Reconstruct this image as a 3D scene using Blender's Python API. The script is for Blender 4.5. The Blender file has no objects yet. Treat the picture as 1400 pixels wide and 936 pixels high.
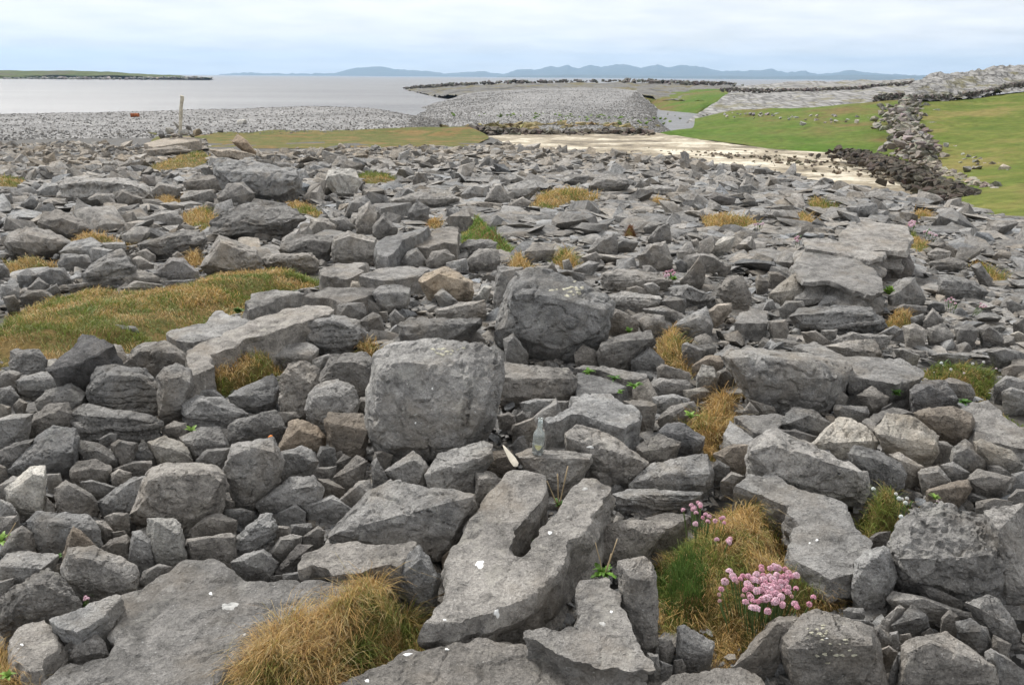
import bpy, bmesh, math, random, re
import numpy as np
from mathutils import Vector, Matrix
from mathutils.geometry import delaunay_2d_cdt
from mathutils.bvhtree import BVHTree

rng = np.random.default_rng(7)
random.seed(7)
scene = bpy.context.scene
COL = scene.collection
rad = math.radians

# ------------------------------------------------------------------ camera
F = 1135.0                                  # focal length in pixels of a 1400 px wide frame
CAMZ = 1.65
PITCH = math.atan(363.0 / F)
ROLL = 0.0075
cp, sp = math.cos(PITCH), math.sin(PITCH)
RIGHT = np.array([1.0, 0.0, 0.0])
FWD = np.array([0.0, cp, -sp])
UP = np.array([0.0, sp, cp])
cr, sr = math.cos(ROLL), math.sin(ROLL)
R2 = cr * RIGHT + sr * UP * 1.0             # image right axis after roll
U2 = -sr * RIGHT + cr * UP
cam_data = bpy.data.cameras.new("camera")
cam_data.sensor_width = 36.0
cam_data.lens = F / 1400.0 * 36.0
cam_data.clip_start = 0.05
cam_data.clip_end = 60000.0
cam = bpy.data.objects.new("camera", cam_data)
COL.objects.link(cam)
M = Matrix((R2.tolist(), U2.tolist(), (-FWD).tolist())).transposed().to_4x4()
M.translation = (0, 0, CAMZ)
cam.matrix_world = M
scene.camera = cam
CAM = np.array([0, 0, CAMZ])

def ray(px, py):
    dx = (np.asarray(px, float) - 700.0) / F
    dy = (468.0 - np.asarray(py, float)) / F
    v = FWD + dx[..., None] * R2 + dy[..., None] * U2 if np.ndim(dx) else FWD + dx * R2 + dy * U2
    return v

def project(P):
    d = np.asarray(P, float) - CAM
    z = d @ FWD
    return 700 + F * (d @ R2) / z, 468 - F * (d @ U2) / z, z

# ------------------------------------------------------------------ light and sky
SUN_EL, SUN_AZ = rad(50), rad(-42)          # azimuth measured from +Y towards +X
sun_d = bpy.data.lights.new("sun", 'SUN')
sun_d.energy = 2.0
sun_d.angle = rad(18)
sun_d.color = (1.0, 0.975, 0.94)
sun = bpy.data.objects.new("sun", sun_d)
COL.objects.link(sun)
sdir = Vector((math.sin(SUN_AZ) * math.cos(SUN_EL), math.cos(SUN_AZ) * math.cos(SUN_EL), math.sin(SUN_EL)))
sun.rotation_euler = sdir.to_track_quat('Z', 'Y').to_euler()

world = bpy.data.worlds.new("World")
scene.world = world
world.use_nodes = True
wt = world.node_tree
wt.nodes.clear()
def N(t, typ, **kw):
    n = t.nodes.new(typ)
    for k, v in kw.items():
        if k.startswith('i_'):
            n.inputs[k[2:].replace('_', ' ')].default_value = v
        else:
            setattr(n, k, v)
    return n
def ramp(t, stops, src=None, interp='LINEAR'):
    n = t.nodes.new('ShaderNodeValToRGB')
    n.color_ramp.interpolation = interp
    while len(n.color_ramp.elements) < len(stops):
        n.color_ramp.elements.new(0.5)
    for e, (p, c) in zip(n.color_ramp.elements, stops):
        e.position = p
        e.color = (c, c, c, 1) if np.isscalar(c) else tuple(c) + (1,)
    if src is not None:
        t.links.new(src, n.inputs[0])
    return n
wo = N(wt, 'ShaderNodeOutputWorld')
bg = N(wt, 'ShaderNodeBackground')
bg.inputs['Strength'].default_value = 0.06
sky = N(wt, 'ShaderNodeTexSky', sky_type='NISHITA', sun_disc=False)
sky.sun_elevation = SUN_EL
sky.sun_rotation = SUN_AZ
sky.air_density = 1.0
sky.dust_density = 2.0
tc = N(wt, 'ShaderNodeTexCoord')
sx = N(wt, 'ShaderNodeSeparateXYZ')
wt.links.new(tc.outputs['Generated'], sx.inputs[0])
zz = N(wt, 'ShaderNodeMath', operation='MAXIMUM'); zz.inputs[1].default_value = 0.0
wt.links.new(sx.outputs['Z'], zz.inputs[0])
za = N(wt, 'ShaderNodeMath', operation='ADD'); za.inputs[1].default_value = 0.10
wt.links.new(zz.outputs[0], za.inputs[0])
dvx = N(wt, 'ShaderNodeMath', operation='DIVIDE'); dvy = N(wt, 'ShaderNodeMath', operation='DIVIDE')
wt.links.new(sx.outputs['X'], dvx.inputs[0]); wt.links.new(za.outputs[0], dvx.inputs[1])
wt.links.new(sx.outputs['Y'], dvy.inputs[0]); wt.links.new(za.outputs[0], dvy.inputs[1])
cx = N(wt, 'ShaderNodeCombineXYZ')
wt.links.new(dvx.outputs[0], cx.inputs[0]); wt.links.new(dvy.outputs[0], cx.inputs[1])
cn = N(wt, 'ShaderNodeTexNoise'); cn.inputs['Scale'].default_value = 1.1; cn.inputs['Detail'].default_value = 7; cn.inputs['Roughness'].default_value = 0.6
wt.links.new(cx.outputs[0], cn.inputs['Vector'])
cover = ramp(wt, [(0.36, 0.74), (0.50, 0.9), (0.62, 1.0)], cn.outputs['Fac'])
cn2 = N(wt, 'ShaderNodeTexNoise'); cn2.inputs['Scale'].default_value = 1.7; cn2.inputs['Detail'].default_value = 5
wt.links.new(cx.outputs[0], cn2.inputs['Vector'])
ccol = ramp(wt, [(0.3, (7.45, 7.6, 7.95)), (0.60, (8.9, 8.75, 8.65))], cn2.outputs['Fac'])
mixw = N(wt, 'ShaderNodeMix', data_type='RGBA')
wt.links.new(cover.outputs[0], mixw.inputs[0])
wt.links.new(sky.outputs[0], mixw.inputs[6])
wt.links.new(ccol.outputs[0], mixw.inputs[7])
wt.links.new(mixw.outputs[2], bg.inputs['Color'])
wt.links.new(bg.outputs[0], wo.inputs['Surface'])

vs = scene.view_settings
vs.view_transform = 'Standard'
vs.look = 'None'
vs.exposure = 1.22
vs.gamma = 1.0

# ------------------------------------------------------------------ noise
def _hash(ix, iy, iz, seed):
    h = (ix.astype(np.uint32) * np.uint32(374761393)) ^ (iy.astype(np.uint32) * np.uint32(668265263)) ^ (iz.astype(np.uint32) * np.uint32(2147483647 - 12345)) ^ np.uint32((seed * 2654435761) & 0xffffffff)
    h = (h ^ (h >> np.uint32(13))) * np.uint32(1274126177)
    h = (h ^ (h >> np.uint32(16))) * np.uint32(2246822519)
    h ^= h >> np.uint32(15)
    return h.astype(np.float64) / 2147483647.5 - 1.0
def vnoise(P, seed=0):
    P = np.asarray(P, float)
    i = np.floor(P).astype(np.int64)
    f = P - i
    u = f * f * f * (f * (f * 6 - 15) + 10)
    out = 0.0
    for dx in (0, 1):
        wx = u[:, 0] if dx else 1 - u[:, 0]
        for dy in (0, 1):
            wy = u[:, 1] if dy else 1 - u[:, 1]
            for dz in (0, 1):
                wz = u[:, 2] if dz else 1 - u[:, 2]
                out = out + wx * wy * wz * _hash(i[:, 0] + dx, i[:, 1] + dy, i[:, 2] + dz, seed)
    return out
def fbm(P, o=3, seed=0):
    s, a, out = 1.0, 1.0, 0.0
    for k in range(o):
        out = out + a * vnoise(np.asarray(P) * s, seed + k)
        s *= 2.03; a *= 0.5
    return out
def sstep(x, a, b):
    t = np.clip((x - a) / (b - a), 0, 1)
    return t * t * (3 - 2 * t)

# ------------------------------------------------------------------ the shape of the near ground
PD = [0, 2, 5, 7, 9.5, 14, 25, 50, 75, 80, 112, 160]
PZ = [0, 0, 0, -.13, -.33, -.65, -1.35, -2.6, -3.35, -3.5, -8.5, -9]
EA = [-3.2, -2.0, -0.06, -0.03, 0.0, 0.126, 0.25, 0.378, 0.46, 0.53, 0.59, 0.8, 2.0, 3.2]     # tangent of the bearing
EE = [90, 90, 90, 76, 56, 47, 38, 29, 26, 22.5, 20, 17, 60, 90]                              # where the rock field breaks off
def terrain(x, y):
    x = np.asarray(x, float); y = np.asarray(y, float)
    d = np.hypot(x, y)
    z = np.interp(d, PD, PZ)
    az = np.where(y > 0.05, x / np.maximum(y, 0.05), np.sign(x) * 3.2)
    e = np.interp(np.clip(az, -3.2, 3.2), EA, EE)
    z = z - sstep(d, e, e * 1.25 + 3) * np.where(e < 85, np.maximum(z + 9.0, 0), 0)
    P = np.stack([x, y, 0 * x], -1).reshape(-1, 3)
    n = fbm(P * 0.35, 2, 3).reshape(x.shape)
    return z + n * 0.05 * sstep(d, 4, 12)

YS = np.geomspace(1.2, 150, 700)
def at(px, py, dz=0.0):
    """the point of the near ground seen at a pixel of the photograph"""
    r = ray(float(px), float(py))
    t = YS / r[1]
    P = CAM + t[:, None] * r
    h = P[:, 2] - (terrain(P[:, 0], P[:, 1]) + dz)
    k = np.argmax(h < 0)
    if h[k] >= 0:
        return P[np.argmin(h)]
    if k == 0:
        return P[0]
    a = h[k - 1] / (h[k - 1] - h[k])
    return P[k - 1] + a * (P[k] - P[k - 1])
def atz(px, py, z):
    r = ray(float(px), float(py))
    return CAM + r * ((z - CAMZ) / r[2])
def aty(px, py, Y):
    r = ray(float(px), float(py))
    return CAM + r * (Y / r[1])
def azp(px, Y, z):
    return np.array([(px - 700) / 1192.0 * Y, Y, z])

# ------------------------------------------------------------------ helpers
def tag(o, label=None, cat=None, group=None, kind=None):
    for k, v in (('label', label), ('category', cat), ('group', group), ('kind', kind)):
        if v:
            o[k] = v
    return o
def mesh_np(name, V, T, mats=(), sharp=None, mat_idx=None, cols=None):
    """a mesh from arrays: V (n,3), T list of arrays of faces (each (m,k))"""
    me = bpy.data.meshes.new(name)
    V = np.ascontiguousarray(V, dtype=np.float32)
    T = [np.ascontiguousarray(t, dtype=np.int32) for t in (T if isinstance(T, list) else [T]) if len(t)]
    me.vertices.add(len(V))
    me.vertices.foreach_set('co', V.ravel())
    nl = sum(t.size for t in T); nf = sum(len(t) for t in T)
    me.loops.add(nl); me.polygons.add(nf)
    me.loops.foreach_set('vertex_index', np.concatenate([t.ravel() for t in T]))
    tot = np.concatenate([np.full(len(t), t.shape[1], np.int32) for t in T])
    st = np.concatenate([[0], np.cumsum(tot)[:-1]]).astype(np.int32)
    me.polygons.foreach_set('loop_start', st)
    try:
        me.polygons.foreach_set('loop_total', tot)
    except Exception:
        pass
    for m in mats:
        me.materials.append(m)
    if mat_idx is not None:
        me.polygons.foreach_set('material_index', np.ascontiguousarray(mat_idx, np.int32))
    if cols is not None:
        a = me.color_attributes.new('tint', 'FLOAT_COLOR', 'POINT')
        c = np.ones((len(V), 4), np.float32); c[:, :3] = cols
        a.data.foreach_set('color', c.ravel())
    me.update(calc_edges=True)
    me.validate()
    if sharp is not None:
        me.set_sharp_from_angle(angle=rad(sharp))
    return me
def link(name, me, loc=(0, 0, 0), parent=None):
    o = bpy.data.objects.new(name, me)
    o.location = loc
    COL.objects.link(o)
    if parent is not None:
        o.parent = parent
    return o
def empty(name, loc):
    o = bpy.data.objects.new(name, None)
    o.location = loc
    o.empty_display_size = 0.1
    COL.objects.link(o)
    return o

# ------------------------------------------------------------------ materials
def newmat(name):
    m = bpy.data.materials.new(name)
    m.use_nodes = True
    t = m.node_tree
    b = t.nodes['Principled BSDF']
    return m, t, b
def noise(t, vec, scale, detail=3, rough=0.55, dist=0.0):
    n = N(t, 'ShaderNodeTexNoise')
    n.inputs['Scale'].default_value = scale; n.inputs['Detail'].default_value = detail
    n.inputs['Roughness'].default_value = rough; n.inputs['Distortion'].default_value = dist
    if vec is not None:
        t.links.new(vec, n.inputs['Vector'])
    return n
def mixc(t, fac, a, b, blend='MIX'):
    n = N(t, 'ShaderNodeMix', data_type='RGBA', blend_type=blend)
    for i, s in ((0, fac), (6, a), (7, b)):
        if hasattr(s, 'is_linked'):
            t.links.new(s, n.inputs[i])
        elif i == 0:
            n.inputs[0].default_value = s
        else:
            n.inputs[i].default_value = tuple(s) + (1,)
    return n.outputs[2]
def bump(t, b, srcs):
    """srcs: list of (height socket, distance, strength); chained"""
    prev = None
    for s, dist, st in srcs:
        n = N(t, 'ShaderNodeBump')
        n.inputs['Distance'].default_value = dist; n.inputs['Strength'].default_value = st
        t.links.new(s, n.inputs['Height'])
        if prev is not None:
            t.links.new(prev, n.inputs['Normal'])
        prev = n.outputs['Normal']
    t.links.new(prev, b.inputs['Normal'])

def rock_material(name, use_attr):
    m, t, b = newmat(name)
    geo = N(t, 'ShaderNodeNewGeometry')
    pos = geo.outputs['Position']
    n1 = noise(t, pos, 2.2, 5, 0.6)
    n2 = noise(t, pos, 14.0, 6, 0.65)
    n3 = noise(t, pos, 95.0, 4, 0.7)
    base = ramp(t, [(0.30, (0.175, 0.170, 0.161)), (0.5, (0.245, 0.237, 0.224)), (0.72, (0.33, 0.318, 0.298))], n1.outputs['Fac'])
    mid = ramp(t, [(0.32, 0.62), (0.5, 1.0), (0.70, 1.28)], n2.outputs['Fac'])
    c = mixc(t, 1.0, base.outputs[0], mid.outputs[0], 'MULTIPLY')
    fine = ramp(t, [(0.32, 0.62), (0.5, 1.0), (0.68, 1.34)], n3.outputs['Fac'])
    c = mixc(t, 0.8, c, fine.outputs[0], 'MULTIPLY')
    n8 = noise(t, pos, 310.0, 2, 0.6)
    gr = ramp(t, [(0.35, 0.78), (0.65, 1.22)], n8.outputs['Fac'])
    c = mixc(t, 0.8, c, gr.outputs[0], 'MULTIPLY')
    stn = noise(t, pos, 5.5, 5, 0.65, 1.2)
    sr = ramp(t, [(0.40, 0.55), (0.52, 1.0)], stn.outputs['Fac'])
    c = mixc(t, 0.75, c, sr.outputs[0], 'MULTIPLY')
    # warm weathering, pale crust lichen, tiny white specks
    n4 = noise(t, pos, 3.7, 4, 0.6)
    wf = ramp(t, [(0.50, 0.0), (0.72, 0.6)], n4.outputs['Fac'])
    c = mixc(t, wf.outputs[0], c, (0.235, 0.205, 0.165))
    n5 = noise(t, pos, 21.0, 5, 0.75)
    lf = ramp(t, [(0.56, 0.0), (0.68, 0.6)], n5.outputs['Fac'])
    c = mixc(t, lf.outputs[0], c, (0.37, 0.36, 0.33))
    n9 = noise(t, pos, 8.5, 6, 0.7)
    pf = ramp(t, [(0.57, 0.0), (0.66, 0.42)], n9.outputs['Fac'])
    c = mixc(t, pf.outputs[0], c, (0.36, 0.35, 0.315))
    n6 = noise(t, pos, 75.0, 1, 0.5)
    sf = ramp(t, [(0.74, 0.0), (0.765, 0.5)], n6.outputs['Fac'])
    c = mixc(t, sf.outputs[0], c, (0.55, 0.55, 0.53))
    if use_attr:
        at_ = N(t, 'ShaderNodeAttribute', attribute_name='tint')
        tint = at_.outputs['Color']
    else:
        oi = N(t, 'ShaderNodeObjectInfo')
        tint = oi.outputs['Color']
    c = mixc(t, 1.0, c, tint, 'MULTIPLY')
    # dark hairline cracks
    vo = N(t, 'ShaderNodeTexVoronoi', feature='DISTANCE_TO_EDGE')
    vo.inputs['Scale'].default_value = 5.0
    wv = mixc(t, 0.12, pos, noise(t, pos, 6.0, 4).outputs['Color'])
    t.links.new(wv, vo.inputs['Vector'])
    ck = ramp(t, [(0.0, 0.0), (0.012, 1.0)], vo.outputs['Distance'])
    cm = ramp(t, [(0.30, 0.0), (0.36, 1.0)], noise(t, pos, 1.6, 2).outputs['Fac'])
    crack = N(t, 'ShaderNodeMath', operation='MAXIMUM')
    t.links.new(ck.outputs[0], crack.inputs[0]); t.links.new(cm.outputs[0], crack.inputs[1])
    ckc = ramp(t, [(0.0, 0.45), (1.0, 1.0)], crack.outputs[0])
    c = mixc(t, 1.0, c, ckc.outputs[0], 'MULTIPLY')
    t.links.new(c, b.inputs['Base Color'])
    b.inputs['Roughness'].default_value = 0.9
    b.inputs['Specular IOR Level'].default_value = 0.25
    pit = N(t, 'ShaderNodeTexVoronoi'); pit.inputs['Scale'].default_value = 34.0
    t.links.new(wv, pit.inputs['Vector'])
    pr = ramp(t, [(0.10, 0.0), (0.32, 1.0)], pit.outputs['Distance'])
    bump(t, b, [(n2.outputs['Fac'], 0.045, 0.9), (n3.outputs['Fac'], 0.010, 1.0), (pr.outputs[0], 0.008, 0.45), (crack.outputs[0], 0.01, 0.7)])
    return m
ROCK = rock_material("limestone", False)
RUBBLE = rock_material("limestone_rubble", True)

def simple(name, col, rough=0.8, spec=0.3, nscale=None, amp=0.3, bscale=None, bdist=0.01):
    m, t, b = newmat(name)
    b.inputs['Roughness'].default_value = rough
    b.inputs['Specular IOR Level'].default_value = spec
    tcn = N(t, 'ShaderNodeTexCoord')
    if nscale:
        n = noise(t, tcn.outputs['Object'], nscale, 5, 0.65)
        r = ramp(t, [(0.3, tuple(x * (1 - amp) for x in col)), (0.7, tuple(min(1, x * (1 + amp)) for x in col))], n.outputs['Fac'])
        t.links.new(r.outputs[0], b.inputs['Base Color'])
        bump(t, b, [(n.outputs['Fac'], bdist, 0.8)])
    else:
        b.inputs['Base Color'].default_value = tuple(col) + (1,)
    return m
def tinted(name, rough=0.6, transl=0.0):
    m, t, b = newmat(name)
    a = N(t, 'ShaderNodeAttribute', attribute_name='tint')
    t.links.new(a.outputs['Color'], b.inputs['Base Color'])
    b.inputs['Roughness'].default_value = rough
    b.inputs['Specular IOR Level'].default_value = 0.2
    if transl:
        tr = N(t, 'ShaderNodeBsdfTranslucent')
        t.links.new(a.outputs['Color'], tr.inputs['Color'])
        mx = N(t, 'ShaderNodeMixShader'); mx.inputs[0].default_value = transl
        out = t.nodes['Material Output']
        t.links.new(b.outputs[0], mx.inputs[1]); t.links.new(tr.outputs[0], mx.inputs[2])
        t.links.new(mx.outputs[0], out.inputs['Surface'])
    return m
BLADE = tinted("grass_blades", 0.6, 0.3)
LEAFM = tinted("leaf", 0.45, 0.25)
PETAL = tinted("petals", 0.6, 0.3)

# ground under the rocks: dark crumbs of stone and soil
def ground_material():
    m, t, b = newmat("stony_soil")
    geo = N(t, 'ShaderNodeNewGeometry'); pos = geo.outputs['Position']
    vo = N(t, 'ShaderNodeTexVoronoi'); vo.inputs['Scale'].default_value = 16.0
    t.links.new(pos, vo.inputs['Vector'])
    sep = N(t, 'ShaderNodeSeparateColor'); t.links.new(vo.outputs['Color'], sep.inputs[0])
    st = ramp(t, [(0.0, (0.05, 0.048, 0.044)), (1.0, (0.12, 0.118, 0.112))], sep.outputs[0])
    n = noise(t, pos, 3.0, 5)
    f = ramp(t, [(0.45, 0.0), (0.6, 0.8)], n.outputs['Fac'])
    c = mixc(t, f.outputs[0], st.outputs[0], (0.05, 0.04, 0.026))
    t.links.new(c, b.inputs['Base Color'])
    b.inputs['Roughness'].default_value = 0.95
    bump(t, b, [(vo.outputs['Distance'], 0.03, 0.6), (n.outputs['Fac'], 0.03, 0.6)])
    return m
def turf_material(name, stops, scale, fine=9.0, bd=0.05):
    m, t, b = newmat(name)
    geo = N(t, 'ShaderNodeNewGeometry'); pos = geo.outputs['Position']
    n = noise(t, pos, scale, 6, 0.6)
    r = ramp(t, stops, n.outputs['Fac'])
    n2 = noise(t, pos, fine, 5, 0.7)
    r2 = ramp(t, [(0.3, 0.65), (0.7, 1.3)], n2.outputs['Fac'])
    c = mixc(t, 1.0, r.outputs[0], r2.outputs[0], 'MULTIPLY')
    t.links.new(c, b.inputs['Base Color'])
    b.inputs['Roughness'].default_value = 0.95
    b.inputs['Specular IOR Level'].default_value = 0.1
    bump(t, b, [(n2.outputs['Fac'], bd, 0.9)])
    return m
GROUND = ground_material()
TURF = turf_material("turf_soil", [(0.3, (0.07, 0.075, 0.02)), (0.6, (0.15, 0.105, 0.04))], 5.0, 40.0, 0.02)
STRIP = turf_material("shore_turf", [(0.38, (0.17, 0.115, 0.045)), (0.48, (0.09, 0.105, 0.03)), (0.56, (0.13, 0.115, 0.04)), (0.66, (0.20, 0.13, 0.055))], 0.28, 2.0, 0.15)
PASTURE = turf_material("pasture", [(0.36, (0.080, 0.115, 0.020)), (0.5, (0.118, 0.138, 0.030)), (0.62, (0.18, 0.155, 0.052))], 0.14, 1.3, 0.25)
MARSH = turf_material("salt_marsh", [(0.40, (0.070, 0.122, 0.018)), (0.52, (0.105, 0.130, 0.03)), (0.62, (0.145, 0.105, 0.045))], 0.07, 1.2, 0.1)
ISLE = turf_material("isle_turf", [(0.35, (0.05, 0.07, 0.02)), (0.5, (0.085, 0.10, 0.03)), (0.65, (0.09, 0.08, 0.055))], 0.02, 0.15, 1.0)
MOUNT = turf_material("moor", [(0.3, (0.06, 0.07, 0.05)), (0.7, (0.10, 0.10, 0.08))], 0.002, 0.01, 5.0)
HEAD = turf_material("headland_rock", [(0.35, (0.10, 0.095, 0.085)), (0.5, (0.17, 0.165, 0.155)), (0.62, (0.14, 0.12, 0.06)), (0.75, (0.28, 0.275, 0.26))], 0.07, 0.6, 0.5)

def cobble_material():
    m, t, b = newmat("cobbles")
    geo = N(t, 'ShaderNodeNewGeometry'); pos = geo.outputs['Position']
    vo = N(t, 'ShaderNodeTexVoronoi'); vo.inputs['Scale'].default_value = 3.0
    t.links.new(pos, vo.inputs['Vector'])
    sep = N(t, 'ShaderNodeSeparateColor'); t.links.new(vo.outputs['Color'], sep.inputs[0])
    st = ramp(t, [(0.0, (0.13, 0.126, 0.12)), (0.5, (0.205, 0.199, 0.19)), (1.0, (0.30, 0.292, 0.28))], sep.outputs[0])
    n = noise(t, pos, 0.12, 4)
    r2 = ramp(t, [(0.35, 0.75), (0.65, 1.15)], n.outputs['Fac'])
    c = mixc(t, 1.0, st.outputs[0], r2.outputs[0], 'MULTIPLY')
    t.links.new(c, b.inputs['Base Color'])
    b.inputs['Roughness'].default_value = 0.9
    inv = ramp(t, [(0.0, 1.0), (0.6, 0.0)], vo.outputs['Distance'])
    bump(t, b, [(inv.outputs[0], 0.2, 0.9)])
    return m
COBBLE = cobble_material()
def pavement_material():
    m, t, b = newmat("far_pavement")
    geo = N(t, 'ShaderNodeNewGeometry'); pos = geo.outputs['Position']
    mp = N(t, 'ShaderNodeMapping'); mp.inputs['Rotation'].default_value = (0, 0, 0.9); mp.inputs['Scale'].default_value = (1.0, 0.13, 2.2)
    t.links.new(pos, mp.inputs['Vector'])
    wv = mixc(t, 0.25, mp.outputs[0], noise(t, pos, 0.5, 4).outputs['Color'])
    vo = N(t, 'ShaderNodeTexVoronoi', feature='DISTANCE_TO_EDGE'); vo.inputs['Scale'].default_value = 1.0
    t.links.new(wv, vo.inputs['Vector'])
    ck = ramp(t, [(0.0, 0.4), (0.14, 1.0)], vo.outputs['Distance'])
    n = noise(t, mp.outputs[0], 1.1, 7, 0.75)
    st = ramp(t, [(0.30, (0.09, 0.085, 0.07)), (0.45, (0.22, 0.212, 0.20)), (0.68, (0.38, 0.37, 0.35))], n.outputs['Fac'])
    c = mixc(t, 1.0, st.outputs[0], ck.outputs[0], 'MULTIPLY')
    g = ramp(t, [(0.54, 0.0), (0.64, 0.85)], noise(t, pos, 0.22, 5, 0.65).outputs['Fac'])
    c = mixc(t, g.outputs[0], c, (0.14, 0.125, 0.05))
    t.links.new(c, b.inputs['Base Color'])
    b.inputs['Roughness'].default_value = 0.9
    bump(t, b, [(n.outputs['Fac'], 0.5, 0.7), (ck.outputs[0], 0.3, 0.7)])
    return m
PAVE = pavement_material()
def sand_material():
    m, t, b = newmat("shell_sand")
    geo = N(t, 'ShaderNodeNewGeometry'); pos = geo.outputs['Position']
    mp = N(t, 'ShaderNodeMapping'); mp.inputs['Scale'].default_value = (0.6, 0.9, 1)
    t.links.new(pos, mp.inputs['Vector'])
    n = noise(t, mp.outputs[0], 0.35, 7, 0.7)
    c = ramp(t, [(0.38, (0.12, 0.095, 0.06)), (0.50, (0.30, 0.25, 0.17)), (0.60, (0.60, 0.54, 0.42))], n.outputs['Fac'])
    n2 = noise(t, pos, 3.0, 5, 0.7)
    r2 = ramp(t, [(0.38, 0.4), (0.52, 1.0)], n2.outputs['Fac'])
    cc = mixc(t, 0.7, c.outputs[0], r2.outputs[0], 'MULTIPLY')
    t.links.new(cc, b.inputs['Base Color'])
    b.inputs['Roughness'].default_value = 0.85
    bump(t, b, [(n2.outputs['Fac'], 0.1, 0.6)])
    return m
SAND = sand_material()
def sea_material():
    m, t, b = newmat("sea_water")
    geo = N(t, 'ShaderNodeNewGeometry'); pos = geo.outputs['Position']
    mp = N(t, 'ShaderNodeMapping'); mp.inputs['Scale'].default_value = (0.25, 0.9, 1)
    t.links.new(pos, mp.inputs['Vector'])
    n = noise(t, mp.outputs[0], 0.5, 5, 0.65)
    n2 = noise(t, mp.outputs[0], 0.03, 4, 0.6)
    c = ramp(t, [(0.3, (0.10, 0.097, 0.096)), (0.7, (0.17, 0.165, 0.16))], n2.outputs['Fac'])
    t.links.new(c.outputs[0], b.inputs['Base Color'])
    b.inputs['Roughness'].default_value = 0.32
    b.inputs['IOR'].default_value = 1.33
    bump(t, b, [(n.outputs['Fac'], 1.4, 0.7), (n2.outputs['Fac'], 4.0, 0.4)])
    return m
SEA = sea_material()

# ------------------------------------------------------------------ setting
def polar_ground():
    th = np.concatenate([np.linspace(-180, -52, 33)[:-1], np.linspace(-52, 52, 330), np.linspace(52, 180, 33)[1:]])
    th = np.radians(th)
    d = np.concatenate([[0.05, 0.6], np.geomspace(1.1, 160, 190)])
    A, D = np.meshgrid(th, d)
    X, Y = D * np.sin(A), D * np.cos(A)
    Z = terrain(X, Y) - 0.085 * (1 - sstep(D, 38, 50))
    V = np.stack([X, Y, Z], -1).reshape(-1, 3)
    n, k = X.shape
    idx = np.arange(n * k).reshape(n, k)
    Q = np.stack([idx[:-1, :-1], idx[1:, :-1], idx[1:, 1:], idx[:-1, 1:]], -1).reshape(-1, 4)[:, ::-1]
    return mesh_np('ground', V, Q, [GROUND])
tag(link('ground', polar_ground()), kind='structure')
S = 17500.0
def disc(name, z, r, mat, seg=128):
    a = np.linspace(0, 2 * np.pi, seg, endpoint=False)
    rr = [0.0] + list(np.geomspace(60, r, 14))
    V = [[0, 0, z]]; Q = []; T = []
    for k, q in enumerate(rr[1:]):
        V += np.stack([q * np.cos(a), q * np.sin(a), np.full(seg, z)], -1).tolist()
        for i in range(seg):
            j = (i + 1) % seg
            if k == 0:
                T.append([0, 1 + i, 1 + j])
            else:
                o, p = 1 + (k - 1) * seg, 1 + k * seg
                Q.append([o + i, p + i, p + j, o + j])
    return mesh_np(name, np.array(V), [np.array(T), np.array(Q)], [mat])
SEAZ = -5.5
tag(link('seabed', disc('seabed', -9.4, S, GROUND)), kind='structure')
tag(link('sea', disc('sea', SEAZ, S, SEA)), kind='structure')

def loft(name, rows, mat, n=60, sub=8, amp=0.0, freq=0.3, seed=0, kind='structure', pw=1.0, **tg):
    """a sheet of ground through rows of world points"""
    R = []
    for row in rows:
        P = np.array(row, float)
        s = np.concatenate([[0], np.cumsum(np.hypot(*(P[1:, :2] - P[:-1, :2]).T))]); s /= s[-1]
        u = np.linspace(0, 1, n)
        R.append(np.stack([np.interp(u, s, P[:, c]) for c in range(3)], -1))
    G = []
    for a, b in zip(R[:-1], R[1:]):
        for k in range(sub):
            f = k / sub
            G.append(a * (1 - f) + b * f)
    G.append(R[-1])
    G = np.array(G)
    for _ in range(max(1, sub // 2)):                     # soften the folds along the slope
        G[1:-1] = 0.25 * G[:-2] + 0.5 * G[1:-1] + 0.25 * G[2:]
    V = G.reshape(-1, 3)
    if amp:
        V = V.copy()
        V[:, 2] += amp * fbm(V * freq, 4, seed)
    h, w = G.shape[:2]
    idx = np.arange(h * w).reshape(h, w)
    Q = np.stack([idx[:-1, :-1], idx[:-1, 1:], idx[1:, 1:], idx[1:, :-1]], -1).reshape(-1, 4)
    o = link(name, mesh_np(name, V, Q, [mat]))
    tag(o, kind=kind, **tg)
    return o, V.reshape(h, w, 3)
y_ = lambda L: [aty(*p) for p in L]
z_ = lambda z, L: [atz(a, b, z) for a, b in L]

_, BEACH = loft('cobble_beach', [
    [azp(-200, 64, -4.1), azp(0, 64, -4.1), azp(200, 65, -4.1), azp(330, 66, -4.1), azp(450, 68, -4.2), azp(560, 74, -4.5), azp(600, 84, -5.4)],
    y_([(-200, 182, 70), (0, 180, 72), (200, 179, 74), (330, 176, 76), (450, 176, 76), (560, 172, 84), (600, 168, 95)]),
    y_([(-200, 157, 125), (0, 155, 128), (150, 152, 130), (300, 147.5, 134), (450, 143, 140), (520, 148, 142), (560, 156, 140), (603, 165, 122)]),
    [azp(-200, 175, -7.5), azp(300, 180, -7.5), azp(450, 185, -7.5), azp(560, 165, -7.5), azp(612, 140, -7)]], COBBLE, 120, 16, 0.10, 0.25, 5)
_, SPIT = loft('shingle_spit', [
    y_([(545, 172, 96), (640, 182, 95), (720, 186, 93), (800, 185, 93), (870, 185, 94), (918, 180, 99)]),
    y_([(563, 160, 135), (640, 158, 125), (720, 158, 122), (800, 158, 120), (870, 160, 118), (905, 171, 112)]),
    y_([(585, 151, 160), (650, 139, 170), (720, 127, 190), (800, 126, 190), (860, 135, 175), (896, 158, 128)]),
    y_([(575, 148, 170), (640, 128, 230), (720, 121, 270), (800, 120, 270), (870, 124, 250), (900, 150, 145)])], COBBLE, 110, 14, 0.30, 0.07, 8)
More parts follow.
